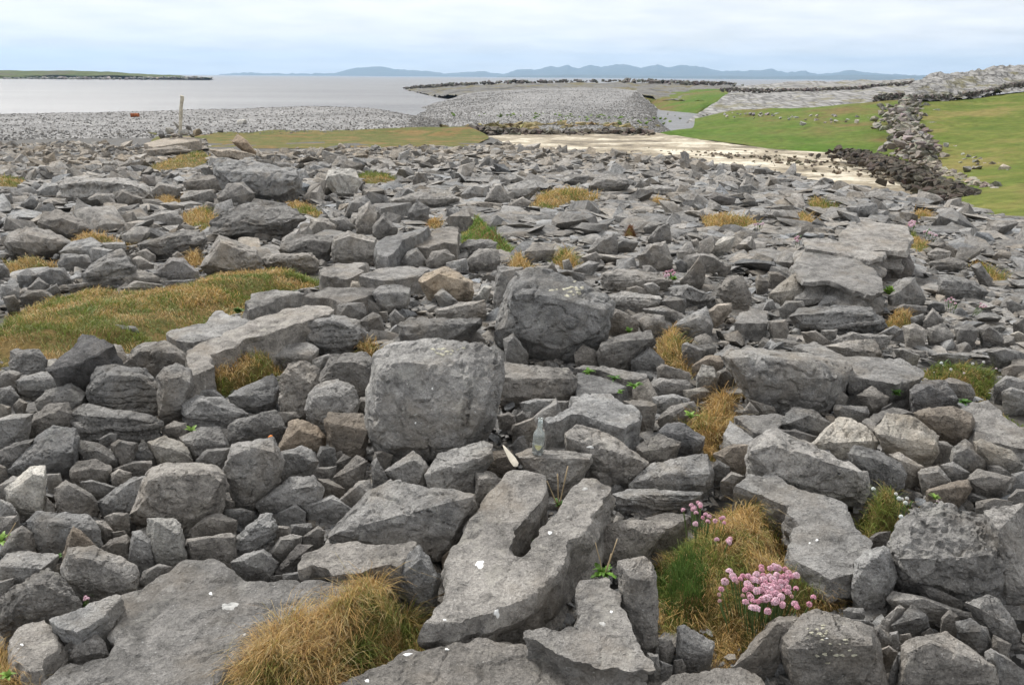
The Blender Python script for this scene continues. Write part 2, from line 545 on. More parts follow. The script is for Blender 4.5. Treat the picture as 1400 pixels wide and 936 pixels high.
loft('headland', [
    y_([(552, 124, 470), (600, 131, 300), (650, 134, 240), (720, 127, 265), (800, 125, 265), (870, 129, 240), (960, 142, 200), (1010, 142, 190)]),
    y_([(558, 122.5, 490), (620, 117.5, 420), (700, 113.3, 400), (800, 112, 400), (880, 112.5, 400), (1020, 117, 330)]),
    [azp(556, 520, -6.5), azp(700, 600, -6), azp(880, 600, -6), azp(1020, 500, -6)]], HEAD, 160, 14, 0.7, 0.16, 11)
loft('grassy_islet', [
    z_(-5.9, [(866, 142), (900, 154), (950, 159), (985, 153)]),
    y_([(848, 132, 235), (900, 134, 225), (950, 134, 210), (1000, 132, 190)]),
    y_([(850, 124, 300), (900, 123, 300), (950, 122, 290), (1010, 122, 260)])], MARSH, 50, 8, 0.15, 0.3, 14)
loft('sand_beach', [z_(-4.15, [(560, 215), (800, 228), (1000, 252), (1180, 275), (1290, 300)]),
                    z_(-4.15, [(640, 189), (720, 181.5), (800, 180), (890, 180.5), (960, 191), (1050, 203), (1150, 210), (1285, 232)])], SAND, 90, 20, 0.05, 0.5, 17)
loft('salt_marsh', [
    z_(-4.32, [(893, 184), (960, 191.5), (1050, 203), (1150, 211), (1250, 222)]),
    z_(-4.0, [(908, 180), (960, 182), (1050, 193), (1150, 201), (1240, 209)]),
    y_([(949, 174, 100), (1000, 170, 100), (1100, 170, 94), (1235, 168, 88)]),
    y_([(950, 162, 114), (1000, 151, 114), (1100, 147, 110), (1245, 136, 105)])], MARSH, 90, 12, 0.12, 0.25, 20)
_, TERR = loft('limestone_terrace', [
    y_([(938, 166, 114), (1000, 155, 112), (1100, 150, 108), (1240, 142, 103)]),
    y_([(985, 135, 140), (1060, 130, 140), (1150, 126, 140), (1250, 121, 140)]),
    y_([(1010, 117.5, 190), (1080, 111.5, 200), (1150, 109.5, 210), (1250, 107.5, 210)]),
    [azp(1000, 300, -6), azp(1080, 300, -3), azp(1250, 300, -2)]], PAVE, 110, 14, 0.3, 0.22, 23)
loft('pasture_slope', [
    y_([(1322, 296, 30), (1400, 318, 24), (1620, 360, 17)]),
    y_([(1282, 235, 52), (1400, 230, 48), (1620, 240, 40)]),
    y_([(1250, 180, 75), (1400, 170, 75), (1620, 160, 68)]),
    y_([(1240, 140, 99), (1330, 136, 106), (1400, 126, 113), (1620, 104, 120)])], PASTURE, 70, 16, 0.15, 0.2, 26)
_, HILL = loft('limestone_hill', [
    y_([(1228, 152, 97), (1250, 139, 99), (1330, 134, 105), (1400, 122, 111), (1620, 100, 119)]),
    y_([(1234, 132, 110), (1262, 116, 116), (1330, 108, 125), (1400, 101, 132), (1620, 78, 140)]),
    y_([(1243, 117, 122), (1268, 104, 130), (1330, 95.5, 140), (1400, 88, 150), (1620, 66, 160)]),
    [azp(1250, 160, -1), azp(1330, 200, 1.5), azp(1400, 210, 2), azp(1620, 220, 2)]], PAVE, 150, 20, 0.55, 0.3, 29)
isl = [(-320, 108), (0, 108.4), (60, 108), (140, 108.6), (220, 108.4), (284, 107.2)]
Yi = 1060
loft('far_islet', [[atz(a, b + .4, SEAZ - 0.3) for a, b in isl],
                   y_([(-320, 104, 1130), (0, 104, 1130), (140, 105, 1130), (220, 106, 1110), (286, 107, 1090)]),
                   y_([(-320, 94, 1250), (0, 95.2, 1250), (80, 94.6, 1250), (130, 96, 1250), (170, 98.5, 1240), (230, 102, 1220), (287, 106.5, 1150)]),
                   [azp(-320, 1500, -7), azp(0, 1500, -7), azp(290, 1300, -7)]], ISLE, 120, 8, 0.8, 0.03, 32)

# far mountains across the bay
RID = [(300, 102), (322, 100), (336, 98.6), (360, 100), (400, 100.4), (440, 100.6), (460, 99.4), (480, 94.5), (497, 92), (520, 91.3), (541, 94.5), (561, 96), (588, 97.8), (608, 101), (635, 98.5), (655, 97.2), (688, 101), (708, 96), (729, 95), (742, 93.6), (752, 90.5), (762, 91.5), (776, 89), (789, 93.5), (809, 89.5), (822, 92.5), (833, 90), (853, 87.5), (876, 92.5), (900, 88.7), (913, 93), (930, 90), (953, 90), (967, 93.6), (987, 97.2), (1017, 97.5), (1044, 95.3), (1054, 94.3), (1074, 99.2), (1101, 97.4), (1118, 101), (1141, 100), (1161, 96), (1185, 99.5), (1215, 101), (1249, 103), (1290, 104), (1400, 104), (1560, 106)]
def range_(name, rid, Y, seed, step=3.0, rough=0.35):
    rid = np.array(rid, float)
    u = np.arange(rid[0, 0], rid[-1, 0], step)
    v = np.interp(u, rid[:, 0], rid[:, 1]) + rough * fbm(np.stack([u * 0.16, 0 * u, 0 * u], -1), 4, seed)
    top = np.array([aty(a, b, Y) for a, b in zip(u, v)])
    top[:, 2] = np.maximum(top[:, 2], -4)
    rows = []
    for f, dy in ((0.0, -0.14), (0.25, -0.10), (0.5, -0.065), (0.75, -0.03), (1.0, 0.0), (0.5, 0.08), (0.0, 0.16)):
        r = top.copy()
        r[:, 0] *= 1 + dy; r[:, 1] *= 1 + dy
        r[:, 2] = (top[:, 2] + 7) * f - 7
        if 0 < f < 1:
            r[:, 2] += 14 * (1 - f) * fbm(r * 0.004, 3, seed + 5) * (top[:, 2] > 10)
        rows.append(r)
    G = np.array(rows); h, w = G.shape[:2]
    idx = np.arange(h * w).reshape(h, w)
    Q = np.stack([idx[:-1, :-1], idx[:-1, 1:], idx[1:, 1:], idx[1:, :-1]], -1).reshape(-1, 4)
    tag(link(name, mesh_np(name, G.reshape(-1, 3), Q, [MOUNT])), kind='structure')
range_('mountains', RID, 14000, 41, 2.0, 0.75)
range_('coastal_hills', [(680, 104.5), (740, 103), (780, 102.2), (850, 103), (880, 104), (930, 104.5), (985, 103.6), (1000, 103.4), (1030, 105), (1080, 104.2), (1150, 103), (1185, 102.6), (1240, 103.4), (1300, 105), (1500, 107)], 10500, 47, 4.0, 0.25)

# the air: one even box round everything
def box_mesh(name, lo, hi):
    V = np.array([[x, y, z] for x in (lo[0], hi[0]) for y in (lo[1], hi[1]) for z in (lo[2], hi[2])], float)
    Q = np.array([[0, 1, 3, 2], [4, 6, 7, 5], [0, 4, 5, 1], [2, 3, 7, 6], [0, 2, 6, 4], [1, 5, 7, 3]])
    return mesh_np(name, V, Q)
hz = bpy.data.materials.new("haze_air"); hz.use_nodes = True
ht = hz.node_tree; ht.nodes.clear()
ho = N(ht, 'ShaderNodeOutputMaterial'); hv = N(ht, 'ShaderNodeVolumePrincipled')
hv.inputs['Color'].default_value = (0.50, 0.73, 1.0, 1)
hv.inputs['Density'].default_value = 7.5e-5
hv.inputs['Anisotropy'].default_value = 0.2
ht.links.new(hv.outputs[0], ho.inputs['Volume'])
hme = box_mesh('haze', (-18000, -18000, -10.4), (18000, 18000, 420)); hme.materials.append(hz)
tag(link('haze', hme), kind='stuff')
ROCKS = r"""
@0 702
RP|-20,480 60,410 180,340 260,305 320,330 400,430 435,495 400,520 270,570 200,580 80,620 30,625 -20,600||dark knobbly rock full of pits at the left edge, above a flat grey plate|the knobbly pitted rock
Sh.05|50,690 100,620 240,580 310,660 315,740 240,790 235,850 170,865 120,840 70,770||smooth grey plate lying flat beside dry grass in the lower left corner|the smooth grey plate
Sh.10a14|265,575 640,435 670,460 600,530 580,560 420,645 320,630||tilted flat stone with a pale lichen patch wedged against the giant slab|
Sh.05a16|335,735 540,580 555,590 510,640 390,690||thin dark splinter of stone under the tilted flat stone|
R|340,810 400,720 520,655 570,700 590,770 450,800 370,815|||
R|290,780 400,725 410,740 310,800|||
Sh.05t.2a6|960,285 1020,258 1150,248 1210,272 1290,325 1400,372 1500,360 1700,362 1900,358 1960,368 1900,440 1790,530 1560,640 1300,800 1150,1000 230,1000 250,905 385,812 600,775 640,690 620,650 640,600 585,550 640,490 680,450 760,410||giant smooth grey slab filling the lower left, partly under the golden tussock|the giant smooth slab
R|385,190 520,178 580,235 740,285 750,330 740,410 660,445 600,410 480,395 430,440 350,360 340,320|380,230 500,250 620,310 700,360|shark fin shaped grey rock standing over the giant slab|the fin shaped rock
RW|370,180 375,120 400,68 440,95 525,178 385,195 355,290 335,295 345,230||brownish pointed stone peeping up behind the fin shaped rock|
R|150,45 210,-10 480,5 540,90 555,185 360,230 200,180||broad grey rock behind the brownish pointed stone|the broad grey rock
R|555,185 600,145 690,110 720,150 700,265 660,270 580,230|||
R|725,100 770,95 830,150 835,245 770,290 700,265 720,200|||
RN|805,25 860,28 960,35 985,60 1020,240 1000,262 900,275 840,250 825,180 840,140 805,110|850,40 845,150 900,130 980,120|pale angular block with a bright sunlit top at the head of the giant slab|the pale angular block
R|1015,185 1030,140 1260,105 1285,120 1270,160 1295,235 1240,250 1020,220|1030,155 1150,130 1275,130|oblong rough stone lying right of the pale angular block|
RL|1270,175 1310,110 1420,10 1480,0 1515,70 1490,115 1400,190 1310,232 1285,215||oval stone with dark stripes tilted up to the right above the giant slab|the striped oval stone
R|1260,265 1330,220 1440,195 1450,235 1520,265 1475,345 1300,310|||
R|1035,90 1140,10 1200,-5 1290,40 1280,70 1250,100 1060,128|||
R|790,310 870,275 940,290 870,345 800,365 750,395|||
R|0,215 50,110 120,65 175,110 195,175 150,200 20,222|||
R|-20,290 40,215 130,205 320,225 300,260 240,305 100,380 -20,400|-10,320 100,310 220,280||
R|-20,370 75,352 75,395 -20,450|||
R|-10,20 90,10 100,40 60,100 -10,110|||
R|515,40 570,35 615,90 570,125 530,95|||
R|570,20 620,-5 700,-5 705,45 650,85 600,65|||
R|605,100 680,90 690,110 620,130|||
R|190,580 250,548 265,570 230,585|||
@350 702
R|80,110 120,65 185,70 190,110 150,130 100,140|||
R|190,60 300,50 305,75 250,120 195,110|||
R|255,125 340,68 375,95 350,140 280,160|||
R|50,240 130,130 190,110 250,125 240,165 130,250 70,255|||
RDL|110,310 230,165 315,170 300,200 200,320 120,330||dark leaf shaped stone with fine ribs beside the undercut slab|
R|30,180 80,140 100,150 70,205 45,215|||
Sh.13t.13a9|225,270 250,225 390,160 500,155 700,165 850,143 880,180 810,250 800,290 710,275 560,320 420,335 380,290 300,280 230,300||flat slab with a dark undercut front edge right above the golden tussock|the undercut slab
B|415,130 430,90 530,0 660,-140 740,-180 870,-150 1180,-100 1200,0 1120,130 1090,190 1010,270 950,250 880,180 850,145 700,165 510,160|430,110 600,60 780,60 930,110 1060,-20 1180,-90|broad smooth slab sloping down below the round stone, left of the forked slab|the broad sloping slab
R|490,140 670,65 720,90 810,95 800,140 540,165|||
R|755,345 810,240 890,178 945,240 995,350 970,470 910,510 860,440|800,330 900,250 960,330|triangular grey rock hugging the right flank of the golden tussock|the triangular flank rock
RW|1015,240 1065,185 1075,230 1030,285|||
R|145,330 280,312 325,365 150,362|||
R|80,340 140,332 150,360 80,360|||
Sh.04t.16a7|430,960 600,850 780,770 1000,720 1210,690 1400,700 1480,700 1600,790 1730,850 1830,895 1840,1000 430,1000||long rounded slab spotted with white droppings at the bottom middle|the bottom slab
@0 0 1
Sh.11t.12a9|578,850 600,822 617,798 608,770 642,712 672,668 700,641 724,640 744,650 748,672 728,694 708,728 699,746 712,756 728,742 769,686 792,650 818,650 832,668 812,700 800,728 777,738 770,775 735,812 678,832 622,850||big forked slab split into two arms by a plant filled cleft|the forked slab
@700 702
Sh.12t.14a9|60,640 90,615 250,630 340,625 375,560 350,520 360,420 380,375 505,368 570,430 640,540 670,640 730,760 775,850 700,850 580,850 400,820 280,780 130,690 50,685||boot shaped slab in the foreground between the forked slab and the rubble|the boot shaped slab
R|590,270 720,245 760,270 790,350 770,480 795,560 770,650 790,720 730,750 690,680 650,560 590,420||scalloped rock standing between the boot shaped slab and the grass|
R|515,60 595,40 660,65 760,40 825,100 790,140 730,200 690,240 600,225 500,210 505,120||stepped grey rock just right of the forked slab, behind a green plant|the stepped rock
Sh.03t.1|720,20 840,-10 960,0 970,20 860,80 780,70|||
R|905,620 940,608 1040,660 1105,700 1095,770 960,810 900,760|930,690 1010,720|blocky grey stone sunk in the lower edge of the flowery grass|
R|805,720 870,690 890,740 840,795 815,770|||
R|740,760 800,770 810,850 780,880 745,800|||
R|885,800 930,790 950,830 900,850|||
R|805,800 880,830 870,870 810,850|||
Sh.05t.15|810,960 870,880 1050,850 1250,830 1330,870 1380,930 1390,1000 800,1000||low slab cut off by the bottom edge below the pink flowers|the low slab at the bottom edge
@1050 702
R|-180,830 -100,720 0,600 60,565 200,580 190,600 80,660 90,770 0,840 -70,870|||
BX|80,660 200,600 220,540 260,527 325,575 480,590 560,625 600,720 620,860 650,960 150,960 160,860 110,800 85,740|110,720 220,650 400,680 520,720 540,900|big block blotched with cream lichen right below the pink flower clump|the lichen blotched block
BX|725,830 735,720 800,680 980,648 1020,690 1120,740 1240,835 1260,960 730,960|760,760 880,700 1000,740 1120,820|lumpy light block in the bottom right corner among small rubble|the corner block
BP|655,170 710,60 820,-30 870,-50 950,-50 1080,0 1180,20 1300,130 1330,240 1320,290 1300,410 1180,460 1080,475 1000,430 900,390 830,370 760,380 700,310 680,250|700,250 790,310 880,320 1000,230 1150,230 1300,270|big porous boulder riddled with holes, perched on rubble at the lower right|the porous boulder
R|480,260 530,210 630,180 660,200 700,340 640,470 500,490 465,400||upright grey block leaning under the left side of the porous boulder|
R|555,130 600,100 670,95 650,180 570,190|||
R|805,380 900,400 1070,480 1020,500 910,490 840,440|||
R|660,470 690,425 850,455 1090,540 1090,570 950,560 800,520 700,490|||
R|625,580 690,545 715,500 750,520 700,620 640,630|||
R|680,610 785,500 870,560 880,620 720,655|||
R|950,570 990,520 1040,560 1030,650 950,620|||
R|1030,590 1110,575 1200,640 1200,740 1150,750 1040,650|||
R|1090,490 1200,450 1260,470 1350,590 1375,660 1330,710 1250,660 1170,580||long warm grey stone propped against the porous boulder at the right|
R|1230,660 1330,710 1300,780 1230,740|||
R|1180,-10 1420,-60 1420,480 1310,420 1330,260|||
R|1190,760 1220,735 1400,850 1420,930 1250,870 1190,800|||
R|410,530 440,510 520,515 530,555 430,570|||
R|440,575 550,580 580,605 520,610|||
R|580,625 610,615 685,710 650,720 590,670|||
R|665,650 710,640 720,710 690,720|||
R|610,740 660,720 710,755 640,790|||
R|665,870 710,760 715,840 690,900|||
R|840,650 890,620 910,655 850,670|||
R|720,660 780,650 790,680 740,690|||
R|1165,610 1200,620 1225,710 1200,720|||
@0 0 1
Sh.06t.12a6|1007,665 1020,645 1060,650 1110,672 1163,690 1174,718 1188,744 1188,752 1167,772 1165,783 1135,790 1084,761 1077,744 1088,715 1073,690||long flat slab between the flowery grass and the cracked bar stone|the flat slab beside the flowers
@1050 468
B|-110,640 -90,560 0,485 60,485 230,570 530,700 550,780 545,820 500,880 440,870 200,790 0,735 -100,690|-90,590 30,560 220,600 380,690 500,730|long cracked stone bar lying across the upper end of the flat slab|the cracked stone bar
@700 468
RW|1105,610 1210,555 1310,560 1290,640 1250,710 1195,690 1195,630 1130,630||small brownish broken stone at the left end of the cracked stone bar|
R|1095,690 1120,640 1190,680 1190,740 1110,760|||
R|1140,760 1200,705 1270,730 1215,790|||
@0 468
RL|60,50 90,35 210,40 260,95 230,165 160,185 60,160 55,100||stripy grey block standing at the near edge of the left meadow|the stripy block
R|-20,190 50,150 120,170 90,240 -20,260|||
SDh.2t.12a30|245,140 400,20 450,-50 480,-45 620,10 550,60 430,120 300,155 260,155||dark leaning slab with parallel grooves at the near edge of the meadow|the grooved leaning slab
R|430,125 540,50 625,12 660,20 690,80 665,130 520,135|||
R|90,210 130,180 250,165 430,125 520,140 540,160 490,230 380,220 260,260 190,280 110,270|130,210 300,190 450,180||
R|0,250 60,240 105,295 60,330 0,310|||
R|70,345 105,305 150,330 90,385|||
R|0,335 60,350 50,400 0,405|||
R|200,320 250,265 390,225 470,280 460,320 400,370 330,330 215,380|240,300 380,260|rough stone with a white bird dropping left of the layered stack rock|
BL|470,270 500,190 540,140 640,130 790,155 850,200 880,260 880,370 830,400 700,400 590,370 500,340|500,230 600,180 760,190 860,260|big layered rock like a pile of thin sheets, upper half|the layered stack rock
RL|400,390 470,340 600,380 720,405 850,405 875,440 860,510 800,535 650,530 430,515||wide layered rock carrying the layered stack rock on its back|
R|855,190 900,140 960,118 1040,150 1060,240 1000,330 1000,380 900,430 870,400 885,280|900,200 980,190 1040,220|tall weathered rock right behind the layered stack rock|
R|680,120 730,40 800,5 900,-10 1000,50 1050,130 1040,150 960,115 850,190 760,140|||
R|740,95 850,95 850,150 830,170 735,140|||
RL|1000,330 1080,290 1220,300 1350,390 1310,430 1240,455 1030,470 1000,400|1010,390 1100,320 1250,370|flat topped stone crossed by slanting ridges right of the layered stack rock|the ridged stone
R|1065,265 1170,255 1225,300 1080,295|||
R|885,470 950,430 1020,440 1020,480 950,510 890,505|||
R|1255,295 1320,250 1490,175 1530,240 1510,330 1400,365 1290,370|1280,340 1400,320 1500,290||
R|1250,450 1300,420 1400,390 1500,370 1560,470 1460,520 1400,530 1300,555 1250,540|||
B|1220,710 1270,560 1400,540 1490,525 1550,650 1500,740 1400,820 1380,910 1310,910 1280,800|1260,620 1380,570 1500,600|upright block with deep drip furrows right of the squat block|the furrowed upright block
R|1075,640 1130,585 1260,575 1240,640 1215,690 1080,670|||
R|985,520 1050,490 1090,470 1200,460 1220,520 1250,560 1210,590 1090,610 1050,640 1030,570|1000,540 1100,520 1210,540||
RN|810,545 900,510 1000,550 1030,575 1000,600 1050,640 1040,670 920,670 860,620|830,560 930,600 1000,590|light grey stone with a flat sloping top behind the squat block|
R|720,620 780,530 830,590 850,640 760,650|730,610 790,585 840,620|small pointed grey stone next to the light flat topped one|
B|800,735 810,720 840,690 900,660 960,680 1150,668 1215,710 1235,780 1180,870 1130,936 1080,990 900,1010 800,960 715,936 740,900 800,840|810,760 900,725 1150,720 1210,760|big squat block with a rough front face, centre of the left rubble|the squat block
R|535,870 640,790 720,740 800,735 800,840 740,930 720,880 560,900|||
R|385,700 420,655 520,638 600,680 610,700 550,750 440,765 390,745|400,710 500,690 590,700||
R|300,800 360,755 440,790 510,840 530,885 480,930 400,935 310,890|||
R|440,765 500,750 640,790 580,840 510,840|||
R|605,720 650,690 720,715 640,780 610,760|||
R|625,690 720,650 830,645 830,665 720,700|||
RN|30,800 170,680 240,680 250,740 230,930 110,930 80,880 40,860|60,810 180,720 240,730|tall stone with a pale flat face in the rubble near the left edge|the tall pale faced stone
B|55,690 200,520 290,460 350,490 410,470 430,520 415,600 350,650 260,700 100,715|90,690 220,600 400,560|big ramp shaped wedge with a rough top, rising above the left rubble|the ramp shaped wedge
R|110,500 140,430 270,340 370,325 400,400 380,470 300,465 200,515|||
R|-20,420 60,395 180,390 120,470 100,530 -20,590|||
R|-20,600 90,545 200,525 80,660 20,690 -20,680|||
R|420,590 440,535 540,550 620,600 640,650 600,680 440,640|430,600 530,590 610,630||
R|600,560 650,530 750,550 720,630 660,670|||
R|540,530 600,490 640,500 630,540 560,555|||
R|-20,790 70,730 110,740 40,800 -20,830|||
R|250,720 330,715 340,760 260,780|||
R|-20,660 30,680 40,720 -20,770|||
R|-20,850 60,880 100,940 40,980 -20,980|||
R|250,840 300,890 300,920 250,920|||
R|1180,880 1230,850 1285,870 1270,905 1200,910|||
R|1220,915 1330,905 1390,925 1370,960 1240,950|||
@350 468
R|25,80 180,10 280,0 340,35 310,100 160,105|40,90 180,60 310,70||
@350 234
BL|255,830 270,800 420,790 560,815 600,885 575,950 430,990 330,970 270,920|270,830 420,815 580,890|stripy block beside the end of the long sloping pavement slab|the stripy block by the pavement
@350 468
RP|130,190 180,120 260,100 340,150 330,230 280,330 270,410 200,380 130,320||dark crumbly rock left of the humped rock|the dark crumbly rock
R|330,215 410,70 520,65 580,52 630,90 655,170 640,260 570,300 530,230 400,205 350,235|370,190 430,110 540,110 620,140|rock with a sloping fluted top just left of the giant cracked cube|
B|275,370 290,290 340,230 450,205 530,240 560,310 540,390 400,380 390,480 330,440|320,300 400,290 470,300|humped rock with a scooped dark underside left of the brownish cube stone|the humped rock
RW|380,425 400,385 580,395 600,440 620,480 590,590 520,615 430,580 400,530|400,440 500,480 610,480|brownish cube shaped stone under the left side of the giant cracked cube|the brownish cube stone
R|545,350 570,300 625,295 620,420 550,390|||
BXb.36|615,410 640,280 660,80 700,50 780,15 900,0 1000,-10 1130,10 1230,20 1320,80 1335,180 1290,400 1240,430 1160,540 1120,605 1040,615 930,650 860,600 780,620 700,590 660,520 620,470|670,160 780,110 900,120 1040,130 1180,240 1150,420 1120,580|giant cube shaped boulder with vertical cracks and pits, in the middle|the giant cracked cube
R|650,600 690,590 750,615 700,665 640,640|||
R|630,660 660,630 690,680 720,740 640,800|||
R|705,705 790,650 860,593 920,650 945,700 900,790 800,790 720,740|740,720 860,640 920,680|rounded stone below the foot of the giant cracked cube|the rounded stone
R|930,720 1000,610 1120,625 1230,545 1290,560 1290,640 1120,720 1060,760 1000,830 960,830|960,720 1100,660 1280,610|hammer shaped stone between the giant cracked cube and the forked slab|the hammer shaped stone
R|1010,830 1100,740 1210,700 1210,740 1200,830 1110,850|||
R|1205,720 1280,705 1345,750 1290,830 1200,865 1195,840|||
RW|1265,690 1290,600 1400,590 1420,700 1340,740 1280,730||brownish stone with yellow lichen behind the white splinter|
R|870,830 890,812 1020,850 1000,880 910,875|||
RW|125,580 180,440 230,420 320,450 380,520 350,570 250,570 140,595|150,550 230,480 360,530|buff tinted wedge stone left of the brownish cube stone|
R|335,620 350,570 430,575 440,640 400,670 350,660|||
R|95,740 140,600 250,565 300,590 335,650 270,710 120,755|||
R|5,880 180,740 310,730 365,800 350,870 240,880 80,930 20,910|40,880 200,800 340,780|long angular stone with a sharp top edge right of the squat block|the long angular stone
R|280,690 440,675 400,735 300,725|||
R|420,740 550,620 605,650 590,720 500,800 430,765|||
R|435,660 480,610 520,625 480,690 440,700|||
R|335,745 400,745 485,800 380,840 360,790|||
R|455,860 560,760 620,750 640,830 510,900|||
R|245,890 360,870 420,835 520,910 480,950 300,940|||
R|120,930 220,885 270,930 200,960|||
R|440,600 470,590 480,615 445,625|||
R|115,380 220,380 240,410 180,440 150,450|||
R|120,350 140,335 200,370 130,375|||
R|305,95 400,60 410,80 350,140 320,130|||
@700 468
B|-80,110 0,125 100,150 300,148 350,200 340,270 310,312 200,300 -60,320|-75,190 100,195 320,200|long ledge block lying between the two giant boulders|the ledge block
R|45,330 130,308 230,310 240,370 200,385 90,385||small squared block tucked beneath the ledge block, behind the bottle|
R|245,320 310,320 260,390 240,380|||
R|-80,400 -20,380 20,400 20,440 -60,450|||
R|20,400 60,370 90,410 30,440|||
R|0,450 120,410 130,480 60,510 0,490|||
R|175,480 230,445 260,500 210,535 170,540|||
R|30,520 70,510 85,580 20,615 -10,570|||
R|180,570 290,580 290,605 190,600|||
R|30,615 90,588 430,612 435,650 300,800 260,830 200,760 150,690|40,630 160,625 425,640|wedge block with a level top that the glass bottle stands on|the wedge under the bottle
Sh.14t.16a8|180,425 240,395 330,340 330,300 400,290 540,280 610,320 700,380 705,420 640,450 620,470 500,440 380,395 320,390 270,420 200,440||wide smooth slab with a dark cave under its front edge, behind the bottle|the cave fronted slab
R|610,320 720,320 790,340 780,420 720,460 710,400|||
B|295,500 360,455 480,480 560,520 740,650 735,720 690,760 560,730 530,690 420,610 300,600|300,520 430,600 690,700 740,670|long stone scored by black cracks, pointing at the viewer right of the bottle|the black cracked stone
R|680,570 800,500 920,545 920,570 840,650 740,660 700,600|700,590 840,640 915,560||
R|600,540 700,515 720,530 660,570 620,560|||
RD|805,480 860,440 940,445 1050,515 1040,570 1000,600 900,570 810,500|810,490 940,500 1045,540|dark smooth stone left of the dry grass gully|the dark smooth stone
B|650,770 760,665 1000,620 1060,615 1095,720 1080,790 900,805 660,800|700,760 850,720 1080,720|large rough stone above the thin plank like slab|the large rough stone
RL|555,830 640,800 780,800 1040,820 1000,870 860,890 740,890 600,860|570,840 780,830 1030,835|thin plank like slab lying crosswise behind the pink flowers|the plank like slab
R|430,705 510,700 545,740 530,760 460,730|||
Sh.05t.1|350,290 355,160 520,190 640,240 570,275 480,285|||
Sh.06t.1|335,140 380,115 520,130 730,165 740,200 620,200 480,150|||
R|720,240 810,195 950,205 980,240 940,275 800,275 770,290|||
R|695,205 740,168 775,190 720,235|||
RN|935,260 1050,245 1080,270 960,310|||
RN|1010,190 1040,122 1100,135 1125,190 1080,240 1020,230|1015,185 1050,175 1115,180|pale topped cube stone at the head of the dry grass gully|the pale topped cube
RW|985,130 1060,75 1130,70 1160,105 1120,150 1080,120 1010,150||reddish brown stone behind the pale topped cube|
R|1120,160 1170,140 1230,190 1180,220 1125,215|||
R|930,10 960,0 1060,45 1000,90 935,60|||
R|650,100 750,25 830,100 800,140 700,120|||
R|790,140 820,115 970,165 970,210 810,195|||
R|340,60 390,10 500,70 450,110 350,110|||
R|470,50 490,0 640,-50 750,-60 775,10 640,100 580,130 480,90|480,20 640,-10 770,-20|flat ended grey block propped at the right foot of the light topped boulder|
R|770,300 880,280 970,310 960,340 880,330 840,360 790,340|||
R|820,390 870,350 990,325 1010,360 900,430 830,430 800,420|||
@1050 468
B|-235,80 -190,35 0,45 150,60 290,110 420,105 455,140 460,180 400,200 340,210 350,300 320,360 240,350 150,320 100,260 -50,200 -170,190|-200,90 0,85 180,105 300,145 335,210|massive squared beam of rock leading to a flat grey slab|the massive rock beam
Sh.12t.1a4|140,20 250,-10 420,75 730,85 850,145 845,185 800,205 690,225 560,205 455,185 455,125 300,80||wide flat slab jutting right from behind the massive rock beam|the jutting flat slab
R|-125,240 -20,220 80,255 80,285 30,345 0,350 -110,310|||
R|-110,310 30,350 45,380 -40,385|||
R|-135,375 -100,325 -50,380 -110,395|||
Sh.04t.08|-240,500 -210,420 -20,555 -190,565|||
Sh.04t.08|-185,400 50,385 100,400 50,480 -20,500 -80,490|||
R|70,420 130,360 250,370 340,440 310,510 200,500 80,450|||
RD|35,480 150,475 270,515 230,555 100,500|||
BN|235,560 330,490 390,405 450,415 530,460 600,540 590,570 500,560 420,610 370,605|260,570 400,540 590,550|light grey stone with two humps behind the cracked stone bar|the two humped stone
B|440,610 480,565 620,600 720,660 755,720 740,770 720,800 620,805 540,760 540,700|460,610 600,640 740,720|block with two pale scratches on its top, right of the cracked stone bar|the scratched block
BN|590,480 660,395 780,400 930,510 920,600 890,650 800,610 700,580 620,520|600,500 740,520 910,560|large light boulder with a flat overhanging side, right of the two humped stone|the light overhanging boulder
R|905,620 920,540 970,540 1010,570 980,620|||
BW|800,385 880,360 1010,355 1110,390 1130,460 1110,540 1000,540 900,480|830,400 980,400 1110,440|rounded warm grey boulder right behind the light overhanging boulder|the rounded warm boulder
R|1010,580 1080,530 1150,590 1200,650 1190,690 1080,700 1000,640|1020,610 1090,580 1180,650||
RN|1130,545 1170,530 1330,590 1390,670 1330,705 1200,650|1140,560 1250,600 1350,680|light grey oblong stone with a smooth top near the right edge|
R|660,610 720,600 850,680 820,750 760,740 740,680|||
R|820,710 840,690 930,672 1000,760 940,790 870,800|830,720 930,710 980,760|squared little stone right of the scratched block|
R|945,670 1010,650 1100,710 1050,750 1000,740|||
RW|870,810 1000,760 1090,748 1115,800 1050,870 930,870|880,820 1000,790 1100,790|warm tinted stone beside the spiky green rosette|
R|1090,740 1150,690 1330,735 1310,780 1200,825 1130,790|1100,750 1200,730 1320,750||
R|1200,670 1260,670 1320,710 1260,725|||
R|1140,870 1240,850 1340,870 1280,920 1140,910|||
R|1310,850 1360,800 1420,800 1420,900|||
R|1330,720 1420,700 1420,790 1340,790|||
R|355,370 370,340 540,350 550,390 440,405|||
R|490,290 570,240 660,300 640,340 570,360|||
R|370,290 400,260 440,300 420,340 370,330|||
R|620,360 680,330 670,360 640,370|||
R|425,255 500,255 480,295|||
BD|780,260 860,210 960,210 1040,310 1000,350 820,385 785,330|790,280 880,240 1000,300|dark hollowed rock below the right hand turf, right of the jutting flat slab|the dark hollowed rock
R|960,210 1000,190 1110,230 1130,280 1050,270 990,280|||
Sh.04t.12|1030,360 1200,310 1300,400 1400,500 1400,580 1300,560 1130,530 1130,420|||
Sh.03t.08|510,430 680,340 800,380 620,420 580,480|||
R|690,40 730,30 830,70 760,100|||
R|890,70 960,55 1110,70 1080,100 990,90|||
RL|310,20 420,-5 580,-20 620,60 580,75 490,65 360,30|||
R|1200,50 1290,30 1400,60 1400,110 1260,110|||
R|1280,150 1330,120 1420,120 1420,190 1290,190|||
R|1240,230 1300,180 1420,210 1380,270 1260,270|||
